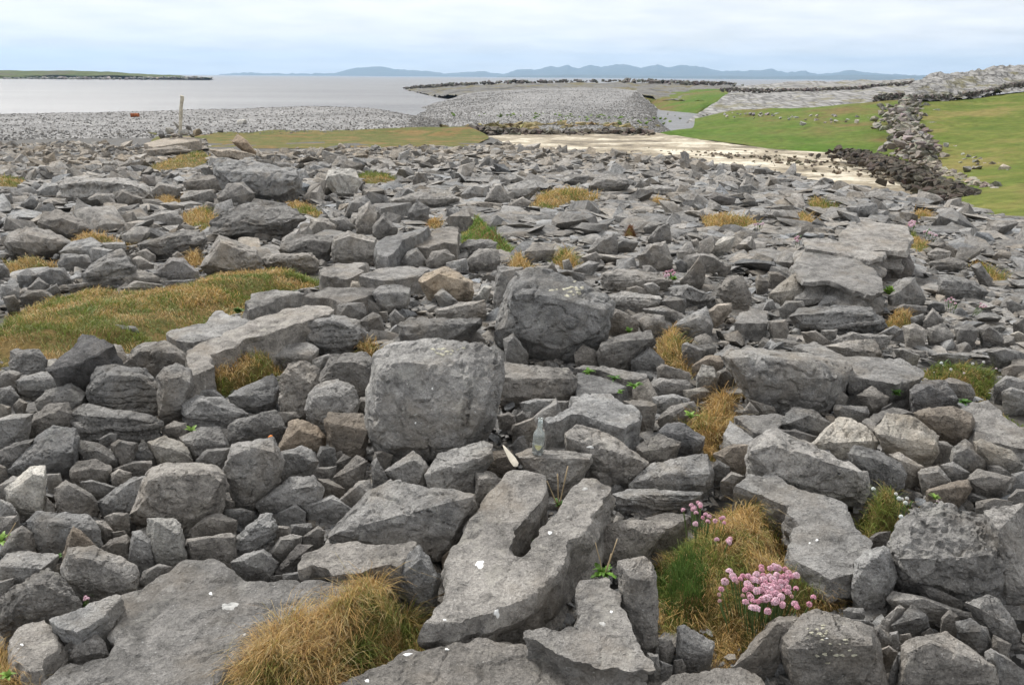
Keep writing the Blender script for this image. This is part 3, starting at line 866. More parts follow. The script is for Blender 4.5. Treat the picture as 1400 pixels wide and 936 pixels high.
R|1280,270 1330,245 1420,270 1420,330 1300,300|||
@0 234
BL|330,70 360,35 450,45 600,35 740,50 800,90 830,160 700,160 500,140 400,165 325,150|340,80 500,55 720,70 820,120|long banded outcrop with horizontal layers in the far left rubble|the long banded outcrop
RD|775,20 850,25 850,80 790,85|||
R|195,110 250,65 330,70 320,140 220,135|||
B|200,290 240,220 330,215 450,270 500,320 440,330 370,355 300,320|210,280 340,260 480,320|sloping angular rock behind the smooth humped boulder|the sloping angular rock
B|30,390 60,335 150,310 270,325 390,395 300,440 190,455 60,420|50,390 160,350 280,370|smooth humped boulder like a whale back at the far left|the smooth humped boulder
R|320,440 400,385 500,362 560,400 550,430 490,480 400,450|330,440 450,410 550,410|long pale topped rock just right of the smooth humped boulder|
R|318,500 340,450 480,460 500,500 400,530 340,520|||
R|490,440 505,415 620,430 560,500 510,510|||
R|560,390 680,388 690,425 580,425|565,400 685,400|little table topped stone beside a grass patch in the left middle distance|
BL|450,560 500,510 600,450 660,430 700,470 745,530 640,600 460,610|470,550 600,490 720,520|heap shaped layered rock on the far edge of the left meadow|the heap shaped rock
RL|650,580 760,535 900,580 900,600 700,605|||
R|680,640 740,600 890,620 870,650|||
R|900,600 1080,590 1070,620 920,630|||
BD|840,560 930,475 1000,475 1085,550 1080,590 920,590|860,550 940,490 1000,500|dark tent shaped rock on the far edge of the left meadow|the dark tent shaped rock
R|940,460 970,437 1015,470 950,480|||
R|725,480 760,462 840,510 760,525|||
R|700,460 800,425 850,460 830,485|||
BL|760,400 790,380 1000,320 1100,330 1130,370 1090,400 960,470 850,470 780,430|780,400 1000,350 1110,370|broad low rock with fine layers left of the tilted layered slab|the broad low rock
R|665,350 740,300 820,310 820,340 760,390 680,390|||
BL|1130,360 1170,260 1250,210 1400,165 1560,175 1660,260 1560,300 1400,300 1260,365|1160,340 1300,270 1600,260|tilted slab of finely layered rock below the flat topped boulder|the tilted layered slab
B|1105,520 1200,350 1290,380 1400,430 1430,500 1400,535 1250,550|1130,510 1210,390 1300,420 1400,460|tall wedge rock at the back of the left meadow|the tall wedge rock
R|1000,60 1100,20 1200,30 1230,80 1190,110 1020,90|||
R|985,150 1020,110 1170,100 1190,150 1080,165|||
R|1190,150 1240,70 1330,60 1395,120 1340,170 1230,165|||
R|1110,200 1130,165 1195,185 1180,210|||
R|815,120 870,60 1000,90 960,140 860,145|||
R|480,150 530,120 620,125 630,180 520,175|||
R|635,140 660,100 690,110 800,150 700,190 650,190|||
R|780,260 880,220 960,215 1000,260 900,290 800,280|||
R|870,180 960,165 1010,190 960,210|||
R|490,250 570,230 590,270 520,295|||
R|110,180 170,135 210,170 190,200 130,205|||
R|180,220 220,170 245,215|||
R|0,130 60,120 70,170 0,175|||
R|90,570 150,530 210,570 170,610 100,605|||
R|200,570 260,530 350,530 385,590 340,610 260,580|||
R|150,640 210,580 270,620 230,650|||
R|110,690 150,650 250,650 300,690 200,700|||
R|0,620 100,615 105,660 50,680 0,670|||
R|15,690 80,675 105,720 40,740|||
R|250,650 310,615 330,650 290,670|||
R|370,620 480,610 470,630 380,650|||
R|-20,500 20,505 50,545 -20,580|||
R|585,850 640,838 740,850 760,875 640,885|600,860 740,860|lone flat stone lying in the grass of the left meadow|
Sh.08t.12|905,885 960,860 1120,830 1180,760 1270,790 1380,810 1350,870 1160,910 1060,936 970,930||rough pavement slab at the right hand tip of the left meadow|the meadow tip slab
@0 468
Sh.12t.16a5|1010,45 1150,-20 1300,-90 1560,-185 1750,-200 1830,-190 1800,-150 1650,-110 1500,-60 1350,-20 1290,30 1130,60 1180,130 1040,185 1020,130||long smooth pavement slab sloping up to the right from the small grass patch|the long pavement slab
@350 234
Sh.08t.1|-10,660 100,650 240,650 270,665 110,690 100,710 -40,760 -60,720|||
R|110,690 230,655 240,690 170,710|||
Sh.1t.12|250,675 400,630 640,640 660,660 560,700 470,725 400,690 300,690||flat slab with the small white stone on it|
Sh.1t.14|335,540 440,500 620,500 560,530 600,545 500,590 420,580 360,570||smooth slab with a round hole, in front of the flat faced block|the holed slab
Sh.1t.14|560,570 700,525 800,520 960,530 900,570 800,590 700,600||wide smooth slab with a scooped dark edge, left of the rotted stone|
RN|515,635 525,600 560,605 575,635 565,660 535,655||small bright white stone on a flat grey slab|the small white stone
RNW|890,600 930,560 1040,520 1180,600 1190,660 1110,705 1040,640 960,660|910,610 1000,560 1150,610|flaking white and orange weathered stone behind the light topped boulder|the flaking orange stone
R|635,660 680,630 780,620 840,640 830,740 720,770 690,750|650,670 780,660 835,670|stout block between the small white stone and the low broad rock|the stout block
R|560,700 600,675 680,740 680,770 600,760|||
R|440,800 450,730 500,720 590,720 600,780 520,810|||
R|565,820 640,770 680,790 700,860 620,880|||
R|725,790 760,755 810,800 740,830|||
R|670,770 720,765 720,790|||
B|780,840 850,805 1000,815 1220,805 1230,840 1080,870 1060,936 1020,990 850,990 790,900|800,850 1000,840 1200,830|low broad rock just behind the giant cracked cube|the low broad rock
R|1060,920 1085,865 1200,872 1250,920 1230,960 1070,960|||
R|975,680 1020,640 1100,710 1030,720|||
RL|980,760 1100,725 1250,705 1260,770 1150,800 1020,800|||
RN|1180,705 1250,625 1290,635 1240,705|||
@0 0 1
B|678,451 695,397 708,374 735,370 762,374 822,400 834,417 828,454 796,478 782,488 765,489 749,484 718,474 692,461|700,404 728,402 790,418 828,424|giant boulder with a light sloping top and shadowed front, behind the cube|the light topped boulder
R|675,404 681,364 715,367 698,394 682,420|||
R|688,464 702,456 722,484 712,500 692,488|||
@350 234
B|415,450 430,360 500,330 650,370 655,470 560,490 430,490|430,380 510,355 645,390|flat faced block netted with cracks behind the holed slab|the flat faced block
RL|130,430 160,390 290,350 420,360 410,450 350,480 200,460|150,420 290,380 410,390||
RL|35,480 60,455 200,460 300,450 345,490 310,525 200,515 60,510|||
Sh.15t.2|650,400 700,360 850,320 950,300 900,340 800,380 760,440 720,470 660,450||pavement strip with a dark notch, right of the flat faced block|
Sh.15t.2|845,410 900,370 980,310 1110,305 1100,400 1030,390 930,420||broad pavement slab just left of the green grass mound|the slab beside the green mound
R|790,500 830,440 880,420 935,490 900,520 810,515|||
R|930,500 960,440 1040,430 1095,470 1000,520 940,525|||
R|960,450 1000,390 1060,390 1080,430|||
RL|1080,430 1160,375 1280,370 1320,390 1300,420 1180,420 1130,460|||
R|1150,490 1220,425 1320,425 1335,490 1260,530 1180,520|||
R|1040,500 1150,475 1160,540 1060,520|||
B|545,290 560,210 620,170 660,240 650,340 600,330 550,330|560,280 610,210 645,260|twisted upright rock in front of the upright block with white lichen|the twisted upright rock
R|640,300 700,230 770,310 680,360 640,340|||
BN|385,60 400,-10 540,-10 570,60 545,140 440,130|395,30 470,10 560,40|upright block streaked with white lichen right of the flat topped boulder|the white streaked block
@0 0 1
B|293,221 300,217 316,218 402,231 409,248 409,261 390,271 350,272 310,250 295,240|296,232 345,238 406,240|large flat topped boulder like a giant box in the far left field|the flat topped boulder
@350 234
R|290,340 300,260 380,260 440,300 420,340|||
R|400,260 480,250 540,300 520,330 440,320|||
R|490,240 510,170 600,130 640,190 560,200|||
B|730,160 850,130 960,95 1040,100 1110,150 1000,170 1000,190 800,180|750,165 900,135 1090,145|low arched rock with a dark hollow behind the pavement strips|the low arched rock
R|830,230 880,160 950,200 940,250 860,275|||
R|1250,160 1300,65 1340,70 1390,150 1340,170|||
R|1120,130 1180,70 1280,80 1250,140|||
@700 234
B|0,120 -30,80 60,55 120,50 150,90 80,140 20,150|-20,100 80,90 140,90|broad flat ledge rock left of the long grass tuft in the middle distance|the broad ledge rock
R|-20,180 60,140 100,170 60,200 -20,190|||
RL|280,60 340,25 420,25 400,70|||
BL|420,80 480,15 620,20 640,70 520,110|430,85 500,45 630,50|layered ledge of flat sheets behind the long grass tuft|the layered ledge
RL|710,95 780,75 900,90 880,130 720,130|||
RD|1065,150 1110,115 1220,150 1210,190 1150,170||dark slanting stone sticking out of the far right rubble|
R|745,375 800,300 860,285 870,380 800,390|||
R|690,460 760,400 840,385 880,490 800,530|||
R|900,440 960,390 1000,440 980,500 920,490|||
BL|495,560 600,530 700,550 800,560 870,600 800,620 600,640 500,600|510,570 700,570 850,595|long layered rock behind the light topped boulder on its right|the long layered rock
B|925,600 980,530 1030,460 1060,540 1040,620 960,635||pointed rock with a sharp horn, right of the far pink flowers|the horned rock
RL|525,680 600,655 800,680 830,700 740,750 620,750 540,720|540,690 700,690 820,700||
R|820,710 870,685 950,700 950,740 880,760|||
RL|850,640 960,620 1160,710 1110,740 960,720 880,680|||
BL|1130,650 1180,580 1260,575 1310,690 1270,750 1190,740||stout ridged rock facing sideways in the right middle rubble|the stout ridged rock
B|870,850 1000,770 1060,745 1100,840 1060,870 980,890|890,840 1020,800 1080,830|slanting flat stone above the grass right of the light topped boulder|the slanting flat stone
RW|1070,770 1120,730 1200,720 1200,760 1110,820|||
R|520,800 560,750 680,800 690,840 640,880 530,860|||
R|690,820 740,780 830,790 840,830 800,870 720,870|||
R|715,755 830,735 905,770 900,820 830,790|||
Sh.08t.1|1220,830 1240,770 1330,750 1400,760 1400,830|||
R|70,440 140,390 235,430 220,460 120,470|||
R|180,540 220,490 250,550|||
R|275,490 310,480 330,520 290,530|||
R|300,545 400,560 390,590|||
R|340,540 420,490 480,500 420,560|||
R|380,470 460,440 490,470 440,510|||
R|625,640 680,625 740,650 730,670 640,665|||
R|715,620 770,605 810,635 760,670|||
RN|1095,410 1150,360 1220,360 1190,420 1110,440|||
R|980,380 1010,370 1060,430 1030,440|||
R|890,500 920,480 970,510 940,545|||
R|550,420 600,370 690,390 650,430|||
R|410,440 470,370 560,340 580,400 520,450|||
R|1100,520 1110,500 1200,520 1170,560|||
R|1330,590 1350,565 1400,600 1400,650 1340,640|||
@1050 234
SLh.3t.18a7|380,380 420,300 540,270 760,300 790,360 760,440 640,430 560,440||topmost step of the stepped outcrop at the right|the outcrop top
SLh.22t.16a7|185,360 370,375 560,430 640,440 630,470 560,490 400,450 200,420||second step of the stepped outcrop, jutting with a sharp dark edge|
SLh.14t.16a9|120,520 200,440 470,470 600,540 640,660 560,680 340,600 190,600||broad third step of the stepped outcrop behind the triangular stone|the third step
RL|200,620 330,610 480,660 630,690 620,730 500,700 300,650|||
BD|600,520 650,440 760,440 800,520 780,570 700,570 640,580|||
R|660,680 720,590 800,580 860,690 760,730 680,720|||
BL|120,800 180,750 360,740 560,745 650,840 580,875 350,865 160,840|140,790 360,770 580,790|long bench like rock in front of the stepped outcrop|the bench like rock
R|270,740 310,680 380,670 440,720 430,742|||
R|350,670 490,680 550,745 440,740|||
BN|5,670 150,555 210,650 180,710 60,720||pale triangular stone standing on edge left of the stepped outcrop|the pale triangular stone
R|0,550 50,550 100,580 20,630 0,630|||
R|65,750 100,710 190,710 200,740 130,780|||
BL|940,580 1000,570 1130,600 1200,660 1130,690 1000,680 930,650|950,600 1100,610 1190,660|low layered hump right of the leafy green bush|the low layered hump
RL|870,450 920,420 1000,440 990,470 900,480|||
RL|880,500 1000,470 1090,500 1060,530 900,530|||
R|1110,520 1160,500 1230,590 1200,620|||
RL|870,400 960,390 1060,440 1000,460|||
R|0,240 20,210 150,215 170,260 60,260|||
RL|430,200 500,165 590,180 600,250 480,230|||
R|870,860 960,830 1020,900 960,930 880,930|||
R|1150,860 1200,835 1280,890 1290,936 1180,930|||
R|740,850 800,830 870,870 860,936 760,930|||
R|600,890 690,840 740,870 700,900|||
R|1020,860 1100,830 1150,870 1130,930 1040,930|||
R|1340,830 1400,800 1400,880 1360,870|||
R|1300,710 1330,700 1400,740 1340,750|||
RN|1325,890 1370,875 1420,900 1400,915|||
R|850,820 900,750 960,810 900,840|||
R|780,800 850,780 860,815 800,830|||
R|690,750 740,725 870,740 860,770 720,775|||
R|180,880 260,870 340,930 250,936|||
R|290,870 380,865 370,910 330,920|||
R|0,820 100,810 110,870 30,900|||
RL|350,930 450,880 600,895 680,900 600,950 400,960|||
@0 0 1
RL|195,205 242,199 252,200 262,206 243,210 211,214 197,212|||
Sh.45t.3a4|196,196 217,190 242,186 276,188 274,192 242,196 209,201||split slab with orange lichen carrying the cairn and wooden post|the cairn slab
RW|317,194 326,183 339,194 357,214 349,215|||
RL|285,204 315,203 349,211 335,218 300,216|||
"""

# ------------------------------------------------------------------ rocks traced from the place, each at its own spot
def parse_pts(s):
    return np.array([[float(a) for a in p.split(',')] for p in s.split()]) if s.strip() else np.zeros((0, 2))
SPECS = []
ox, oy, sc = 0.0, 0.0, 4.0
for line in ROCKS.strip().split('\n'):
    if line.startswith('@'):
        v = line[1:].split()
        ox, oy = float(v[0]), float(v[1]); sc = float(v[2]) if len(v) > 2 else 4.0
        continue
    fl, ol, rg, lab, short = line.split('|')
    par = {k: float(v) for k, v in re.findall(r'([htab])(\.?[\d.]+)', fl)}
    flags = re.sub(r'[htab]\.?[\d.]+', '', fl)
    P = parse_pts(ol); Rg = parse_pts(rg)
    P = P / sc + (ox, oy)
    if len(Rg): Rg = Rg / sc + (ox, oy)
    a = 0.5 * abs(np.sum(P[:, 0] * np.roll(P[:, 1], -1) - np.roll(P[:, 0], -1) * P[:, 1]))
    SPECS.append(dict(kind=flags[0], fl=flags[1:], par=par, P=P, R=Rg, label=lab.strip(), short=short.strip(), area=a, c=P.mean(0)))

# where traced rocks cover the view (pixel raster of the photograph, used only to keep loose rubble out of them)
W_, H_ = 1400, 936
MASK = np.zeros((H_, W_), bool)
def fill_poly(P, grid, val=True):
    x0, x1 = int(max(0, P[:, 0].min())), int(min(W_ - 1, P[:, 0].max() + 1))
    y0, y1 = int(max(0, P[:, 1].min())), int(min(H_ - 1, P[:, 1].max() + 1))
    if x1 <= x0 or y1 <= y0: return
    xs, ys = np.meshgrid(np.arange(x0, x1 + 1), np.arange(y0, y1 + 1))
    ins = np.zeros(xs.shape, bool)
    Q = np.roll(P, -1, 0)
    for (ax, ay), (bx, by) in zip(P, Q):
        if ay == by: continue
        c = (ys < ay) != (ys < by)
        ins ^= c & (xs < (bx - ax) * (ys - ay) / (by - ay) + ax)
    grid[y0:y1 + 1, x0:x1 + 1][ins] = val
MDEPTH = np.zeros((H_, W_))                   # how far back each traced rock reaches
for s in sorted(SPECS, key=lambda s: s['P'][:, 1].min()):
    P = s['P']; ib = int(np.argmax(P[:, 1])); it = int(np.argmin(P[:, 1]))
    y0 = at(P[ib, 0], min(P[ib, 1], 1150))[1]
    if s['kind'] == 'S':
        back = at(P[it, 0], P[it, 1])[1] + .1
    else:
        w_, h_ = np.ptp(P[:, 0]) * y0 / F * 1.06, np.ptp(P[:, 1]) * y0 / F * 1.06
        back = y0 + 1.15 * min(max(0.75 * math.sqrt(w_ * h_), 0.35 * w_), 1.5 * max(w_, h_))
    fill_poly(P, MASK); fill_poly(P, MDEPTH, back)

def tri_arrays(bm):
    bmesh.ops.triangulate(bm, faces=bm.faces[:])
    bm.verts.ensure_lookup_table(); bm.normal_update()
    V = np.array([v.co for v in bm.verts]); Nn = np.array([v.normal for v in bm.verts])
    for i, v in enumerate(bm.verts): v.index = i
    T = np.array([[v.index for v in f.verts] for f in bm.faces])
    return V, Nn, T
def refine(bm, L, maxit=7, cap=9000):
    for _ in range(maxit):
        ed = [e for e in bm.edges if e.calc_length() > L * 1.35]
        if not ed or len(bm.verts) > cap: break
        bmesh.ops.subdivide_edges(bm, edges=ed, cuts=1, use_grid_fill=False)
        bmesh.ops.triangulate(bm, faces=[f for f in bm.faces if len(f.verts) > 3])
def smooth_bm(bm, it, f=0.5):
    for _ in range(it):
        bmesh.ops.smooth_vert(bm, verts=bm.verts[:], factor=f, use_axis_x=True, use_axis_y=True, use_axis_z=True)

def weather(V, Nn, size, fl, seed, k=1.0, slab=False):
    q = V / size
    d = size * k * (0.014 * fbm(q * 2.4, 2, seed) + 0.014 * fbm(q * 7.5, 3, seed + 3))
    rid = np.abs(fbm(q * 4.2 + 9.1, 2, seed + 7))
    d -= size * k * (0.020 if 'X' in fl else 0.030) * sstep(0.16 - rid, 0, 0.16)                     # chipped grooves
    scal = vnoise(q * 5.0 + 3.3, seed + 11)
    d += size * k * 0.016 * np.abs(scal)
    ax = np.array([0.12 * math.sin(seed), 0.12 * math.cos(seed * 1.7), 1.0]); ax /= np.linalg.norm(ax)
    step = max(size / (9.0 if 'L' in fl else 4.0), 0.016)
    c = (V @ ax) / step + 0.9 * fbm(q * 1.6, 2, seed + 21)
    lay = np.floor(c); fr = c - lay
    off = _hash(lay.astype(np.int64), (lay * 0 + seed).astype(np.int64), (lay * 0).astype(np.int64), 5)
    side = np.sqrt(np.clip(1 - (Nn @ ax) ** 2, 0, 1))
    groove = sstep(np.minimum(fr, 1 - fr), 0, 0.16)
    amp = 0.075 if 'L' in fl else 0.014
    d += size * amp * side * (0.55 * off - 0.5 * (1 - groove))
    jx = np.array([math.cos(seed * 2.3), math.sin(seed * 2.3), 0.25])
    c2 = (V @ jx) / max(size / 3.2, .02) + 0.7 * fbm(q * 1.9 + 5, 2, seed + 23)
    l2 = np.floor(c2)
    d += size * k * (0.0 if 'X' in fl else 0.011) * _hash(l2.astype(np.int64), (l2 * 0 + seed).astype(np.int64), (lay * 0).astype(np.int64), 9) * np.sqrt(np.clip(1 - (Nn @ (jx / np.linalg.norm(jx))) ** 2, 0, 1)) * (side if slab else 1.0)
    if slab:
        d += size * 0.06 * side * (np.abs(vnoise(q * np.array([5, 5, 7.]), seed + 51)) - 0.3)
    if 'P' in fl:
        n = vnoise(q * 13, seed + 31); d -= size * 0.030 * sstep(n, 0.25, 0.6)
        n = vnoise(q * 23, seed + 33); d -= size * 0.018 * sstep(n, 0.25, 0.6)
    if 'X' in fl:
        n = vnoise(q * 24, seed + 35); d -= size * 0.013 * sstep(n, 0.45, 0.7)
        w = np.abs(q[:, 0] * 3.1 + 0.35 * fbm(q * 2.5, 2, seed + 40)); w = np.abs(w - np.round(w))
        d -= size * 0.034 * (1 - sstep(w, 0.0, 0.05)) * sstep(vnoise(q * 1.7, seed + 44), -.35, .1)
    return V + Nn * d[:, None]

TONE = {'W': (1.12, 1.01, 0.89), 'N': (1.5, 1.48, 1.42), 'D': (0.72, 0.72, 0.74)}
def tone(fl, seed, far=0.0):
    r = np.random.default_rng(seed + 99)
    g = r.uniform(0.74, 1.30); w = r.uniform(-0.02, 0.045) + 0.08 * far
    c = np.array([1 + w, 1.0, 1 - 1.2 * w]) * g
    for k, v in TONE.items():
        if k in fl: c = c * v
    return c

def rock_arrays(s, seed):
    P, Rg = s['P'], s['R']
    P = P.mean(0) + (P - P.mean(0)) * 1.05
    r = np.random.default_rng(seed)
    vb, vt = P[:, 1].max(), P[:, 1].min()
    ib = int(np.argmax(P[:, 1]))
    base = at(P[ib, 0], min(vb, 1150))
    y0 = base[1]
    m = y0 / F * 1.06
    w, h = np.ptp(P[:, 0]) * m, (vb - vt) * m
    T = min(max(0.75 * math.sqrt(w * h), 0.35 * w), 1.5 * max(w, h))
    def frac(v): return np.clip((vb - v) / max(vb - vt, 1e-6), 0, 1)
    pts = []
    for (u, v) in P:
        f = frac(v)
        Y = y0 + T * (0.16 + 0.62 * f ** 1.2)
        pts.append(aty(u, v, Y))
    if len(Rg):
        inner = [(u, v, 0.02 + s['par'].get('b', 0.24) * frac(v)) for u, v in Rg]
        c = P.mean(0)
        low = P[P[:, 1] > c[1]]
        for u, v in low:
            inner.append((c[0] + 0.82 * (u - c[0]), c[1] + 0.78 * (v - c[1]), 0.05))
    else:
        c = P.mean(0) + np.array([0, -0.07 * (vb - vt)])
        inner = []
        k = r.integers(3, 6)
        a0 = r.uniform(0, 6.28)
        for i in range(k):
            j = (i / k + r.uniform(-.08, .08)) * len(P) + a0
            u, v = P[int(j) % len(P)]
            q = r.uniform(0.4, 0.75)
            inner.append((c[0] + q * (u - c[0]), c[1] + q * (v - c[1]), None))
    for u, v, g in inner:
        f = frac(v)
        if g is None: g = r.uniform(-0.02, 0.06) + 0.26 * f
        pts.append(aty(u, v, y0 + T * g))
    c3 = P.mean(0)
    for (u, v) in P[::1]:
        f = frac(v)
        q = r.uniform(0.62, 0.85)
        p = aty(c3[0] + q * (u - c3[0]), c3[1] + q * (v - c3[1]), y0 + T * (1.02 + r.uniform(0, .18)))
        p[2] -= 0.10 * h
        pts.append(p)
        if f < 0.5:                                             # foot, sunk in the ground
            g = aty(c3[0] + 0.8 * (u - c3[0]), v, y0 + T * r.uniform(0.3, 0.9))
            g[2] = terrain(g[0], g[1]) - 0.04 * h - 0.11
            pts.append(g)
    pts = np.array(pts)
    org = np.array([pts[:, 0].mean(), pts[:, 1].mean(), float(terrain(pts[:, 0].mean(), pts[:, 1].mean()))])
    bm = bmesh.new()
    for p in pts - org: bm.verts.new(p)
    hull = bmesh.ops.convex_hull(bm, input=bm.verts[:])
    dead = [g for g in hull['geom_interior'] if isinstance(g, bmesh.types.BMVert)]
    dead += [g for g in hull['geom_unused'] if isinstance(g, bmesh.types.BMVert)]
    bmesh.ops.delete(bm, geom=list(set(dead)), context='VERTS')
    bmesh.ops.dissolve_limit(bm, angle_limit=rad(7), verts=bm.verts[:], edges=bm.edges[:])
    bmesh.ops.triangulate(bm, faces=bm.faces[:])
    size = (w * h * T) ** (1 / 3)
    L = max(3.2 * m, size / 32)
    refine(bm, L)
    smooth_bm(bm, 1, 0.1)
    V, Nn, Tt = tri_arrays(bm); bm.free()
    V = weather(V, Nn, size, s['fl'], seed)
    return V, Tt, org

def in_poly(P, Q):
    x, y = Q[:, 0], Q[:, 1]
    ins = np.zeros(len(Q), bool)
    for (ax, ay), (bx, by) in zip(P, np.roll(P, -1, 0)):
        if ay == by: continue
        ins ^= ((y < ay) != (y < by)) & (x < (bx - ax) * (y - ay) / (by - ay) + ax)
    return ins
def resample(P, L):
    out = []
    for a, b in zip(P, np.roll(P, -1, 0)):
        k = max(1, int(round(np.linalg.norm(b - a) / L)))
        for i in range(k): out.append(a + (b - a) * i / k)
    return np.array(out)
def cdt(P2, L, r):
    """triangles of a closed outline with inner points about L apart"""
    B = resample(P2, L)
    lo, hi = B.min(0), B.max(0)
    gx, gy = np.meshgrid(np.arange(lo[0], hi[0], L), np.arange(lo[1], hi[1], L * 0.87))
    gx[1::2] += L / 2
    Q = np.stack([gx.ravel(), gy.ravel()], -1) + r.uniform(-.22, .22, (gx.size, 2)) * L
    Q = Q[in_poly(B, Q)]
    if len(Q):
        dm = np.full(len(Q), 1e9)
        for b in B: dm = np.minimum(dm, ((Q - b) ** 2).sum(1))
        Q = Q[dm > (0.5 * L) ** 2]
    A = np.concatenate([B, Q])
    n = len(B)
    v, e, f, *_ = delaunay_2d_cdt([Vector(a) for a in A], [(i, (i + 1) % n) for i in range(n)], [], 1, 1e-6)
    v = np.array([list(a) for a in v])
    return v, [list(a) for a in f]

def slab_arrays(s, seed):
    P = s['P']; r = np.random.default_rng(seed)
    h = s['par'].get('h', .08); t = s['par'].get('t', .12); a = rad(s['par'].get('a', 6))
    ib = int(np.argmax(P[:, 1]))
    p0 = at(P[ib, 0], min(P[ib, 1], 1150), h)
    n = np.array([0.02 * math.sin(seed), -math.sin(a), math.cos(a)]); n /= np.linalg.norm(n)
    W = []
    for u, v in P:
        d = ray(u, v)
        W.append(CAM + d * (n @ (p0 - CAM)) / (n @ d))
    W = np.array(W)
    ex = np.array([1.0, 0, 0]); ex -= n * (ex @ n); ex /= np.linalg.norm(ex); ey = np.cross(n, ex)
    P2 = np.stack([(W - p0) @ ex, (W - p0) @ ey], -1)
    if np.sum(P2[:, 0] * np.roll(P2[:, 1], -1) - np.roll(P2[:, 0], -1) * P2[:, 1]) < 0: P2 = P2[::-1]
    # rough the outline a little
    size = math.sqrt(max(1e-4, np.ptp(P2[:, 0]) * np.ptp(P2[:, 1])))
    m = W[:, 1].mean() / F * 1.06
    L = max(4.0 * m, size / 60)
    B = resample(P2, L)
    jit = fbm(np.concatenate([B / size * 7, np.full((len(B), 1), seed * .37)], 1), 3, seed)
    c = B.mean(0); tang = np.roll(B, -1, 0) - np.roll(B, 1, 0); tang /= np.linalg.norm(tang, axis=1)[:, None] + 1e-9
    out2 = np.stack([tang[:, 1], -tang[:, 0]], -1)
    B = B + out2 * (jit * 0.018 * size)[:, None]
    v2, f2 = cdt(B, L, r)
    # outer loop found again from the triangulation
    from collections import Counter
    ec = Counter()
    for f in f2:
        for i in range(len(f)): ec[tuple(sorted((f[i], f[(i + 1) % len(f)])))] += 1
    bm = bmesh.new()
    bv = [bm.verts.new((x, y, 0)) for x, y in v2]
    for f in f2:
        try: bm.faces.new([bv[i] for i in f])
        except ValueError: pass
    bmesh.ops.recalc_face_normals(bm, faces=bm.faces[:])
    if sum(f.normal.z for f in bm.faces) < 0: bmesh.ops.reverse_faces(bm, faces=bm.faces[:])
    k = max(2, int(round(t / (L * 1.1))))
    rim = [e for e in bm.edges if e.is_boundary]
    tt = t + h * 0.5 + 0.07
    if 'L' in s['fl']:
        k = 8
    prof = r.uniform(-.012, .02, k + 1)
    if 'L' in s['fl']:
        prof = np.array([0.03, -.10, .0, .13, -.0, -.12, .0, .12, 0]) * r.uniform(.6, 1.2, 9)
    for j in range(k):
        g = bmesh.ops.extrude_edge_only(bm, edges=rim)['geom']
        nv = [x for x in g if isinstance(x, bmesh.types.BMVert)]
        rim = [x for x in g if isinstance(x, bmesh.types.BMEdge) and x.is_boundary]
        for x in nv:
            x.co.z -= tt / k
        bm.normal_update()
        # step each bed of the edge in or out
        cx_ = sum((Vector((x.co.x, x.co.y, 0)) for x in nv), Vector()) / len(nv)
        for x in nv:
            dirv = Vector((x.co.x, x.co.y, 0)) - cx_
            if dirv.length > 1e-6: x.co += dirv.normalized() * float(prof[j]) * min(1, size * 2)
    bmesh.ops.holes_fill(bm, edges=[e for e in bm.edges if e.is_boundary], sides=0)
    bmesh.ops.recalc_face_normals(bm, faces=bm.faces[:])
    smooth_bm(bm, 1, 0.5)
    V, Nn, Tt = tri_arrays(bm); bm.free()
    sz = min(size, 0.75)
    V = weather(V, Nn, min(sz, 0.45), s['fl'], seed, 0.5, True)
    Wd = p0 + V[:, :1] * ex + V[:, 1:2] * ey + V[:, 2:] * n
    org = np.array([Wd[:, 0].mean(), Wd[:, 1].mean(), 0.0]); org[2] = float(terrain(org[0], org[1]))
    return Wd - org, Tt, org

# ---- names for the rocks that have none of their own: how they look and which landmark they lie by
LM = [s for s in SPECS if s['short']]
def look(s):
    P = s['P']; w, h = np.ptp(P[:, 0]), np.ptp(P[:, 1])
    q = w / max(h, 1)
    sz = 'large' if s['area'] > 5000 else 'medium sized' if s['area'] > 1500 else 'small' if s['area'] > 500 else 'tiny'
    sh = 'long low' if q > 2.6 else 'low' if q > 1.7 else 'upright' if q < 0.75 else 'chunky'
    col = 'pale grey' if 'N' in s['fl'] else 'brownish' if 'W' in s['fl'] else 'dark grey' if 'D' in s['fl'] else 'layered grey' if 'L' in s['fl'] else 'grey'
    return f"{sz} {sh} {col}"
def relation(s, l):
    d = s['c'] - l['c']
    ang = math.degrees(math.atan2(d[1], d[0]))
    if -35 <= ang <= 35: return 'right of'
    if ang >= 145 or ang <= -145: return 'left of'
    if 35 < ang < 72: return 'below and right of'
    if 108 < ang < 145: return 'below and left of'
    if 72 <= ang <= 108: return 'just below'
    if -72 < ang < -35: return 'above and right of'
    if -145 < ang < -108: return 'above and left of'
    return 'just above'
ORD = ['nearest', 'second nearest', 'third nearest', 'fourth nearest', 'fifth nearest', 'sixth nearest', 'seventh nearest']
def auto_labels(specs):
    groups = {}
    for s in specs:
        if s['label']: continue
        l = min((l for l in LM if l is not s), key=lambda l: np.linalg.norm((s['c'] - l['c']) * (1, 1.15)))
        noun = 'slab' if s['kind'] == 'S' else 'rock'
        rel = relation(s, l)
        groups.setdefault((look(s), noun, rel, l['short']), []).append((np.linalg.norm(s['c'] - l['c']), s))
    for (lk, noun, rel, lm), L in groups.items():
        L.sort(key=lambda x: x[0])
        for i, (_, s) in enumerate(L):
            s['label'] = f"{lk} {noun} {rel} {lm}" if len(L) == 1 else f"{lk} {noun} {rel} {lm}, {ORD[i]}"
KINDS = {'R': ('loose_rock', 'rock', 'loose rocks strewn over the limestone'), 'B': ('boulder', 'boulder', 'boulders standing out of the rubble'), 'S': ('limestone_slab', 'slab', 'slabs of limestone pavement')}
loose = sorted([s for s in SPECS if s['kind'] == 'R'], key=lambda s: -s['area'])
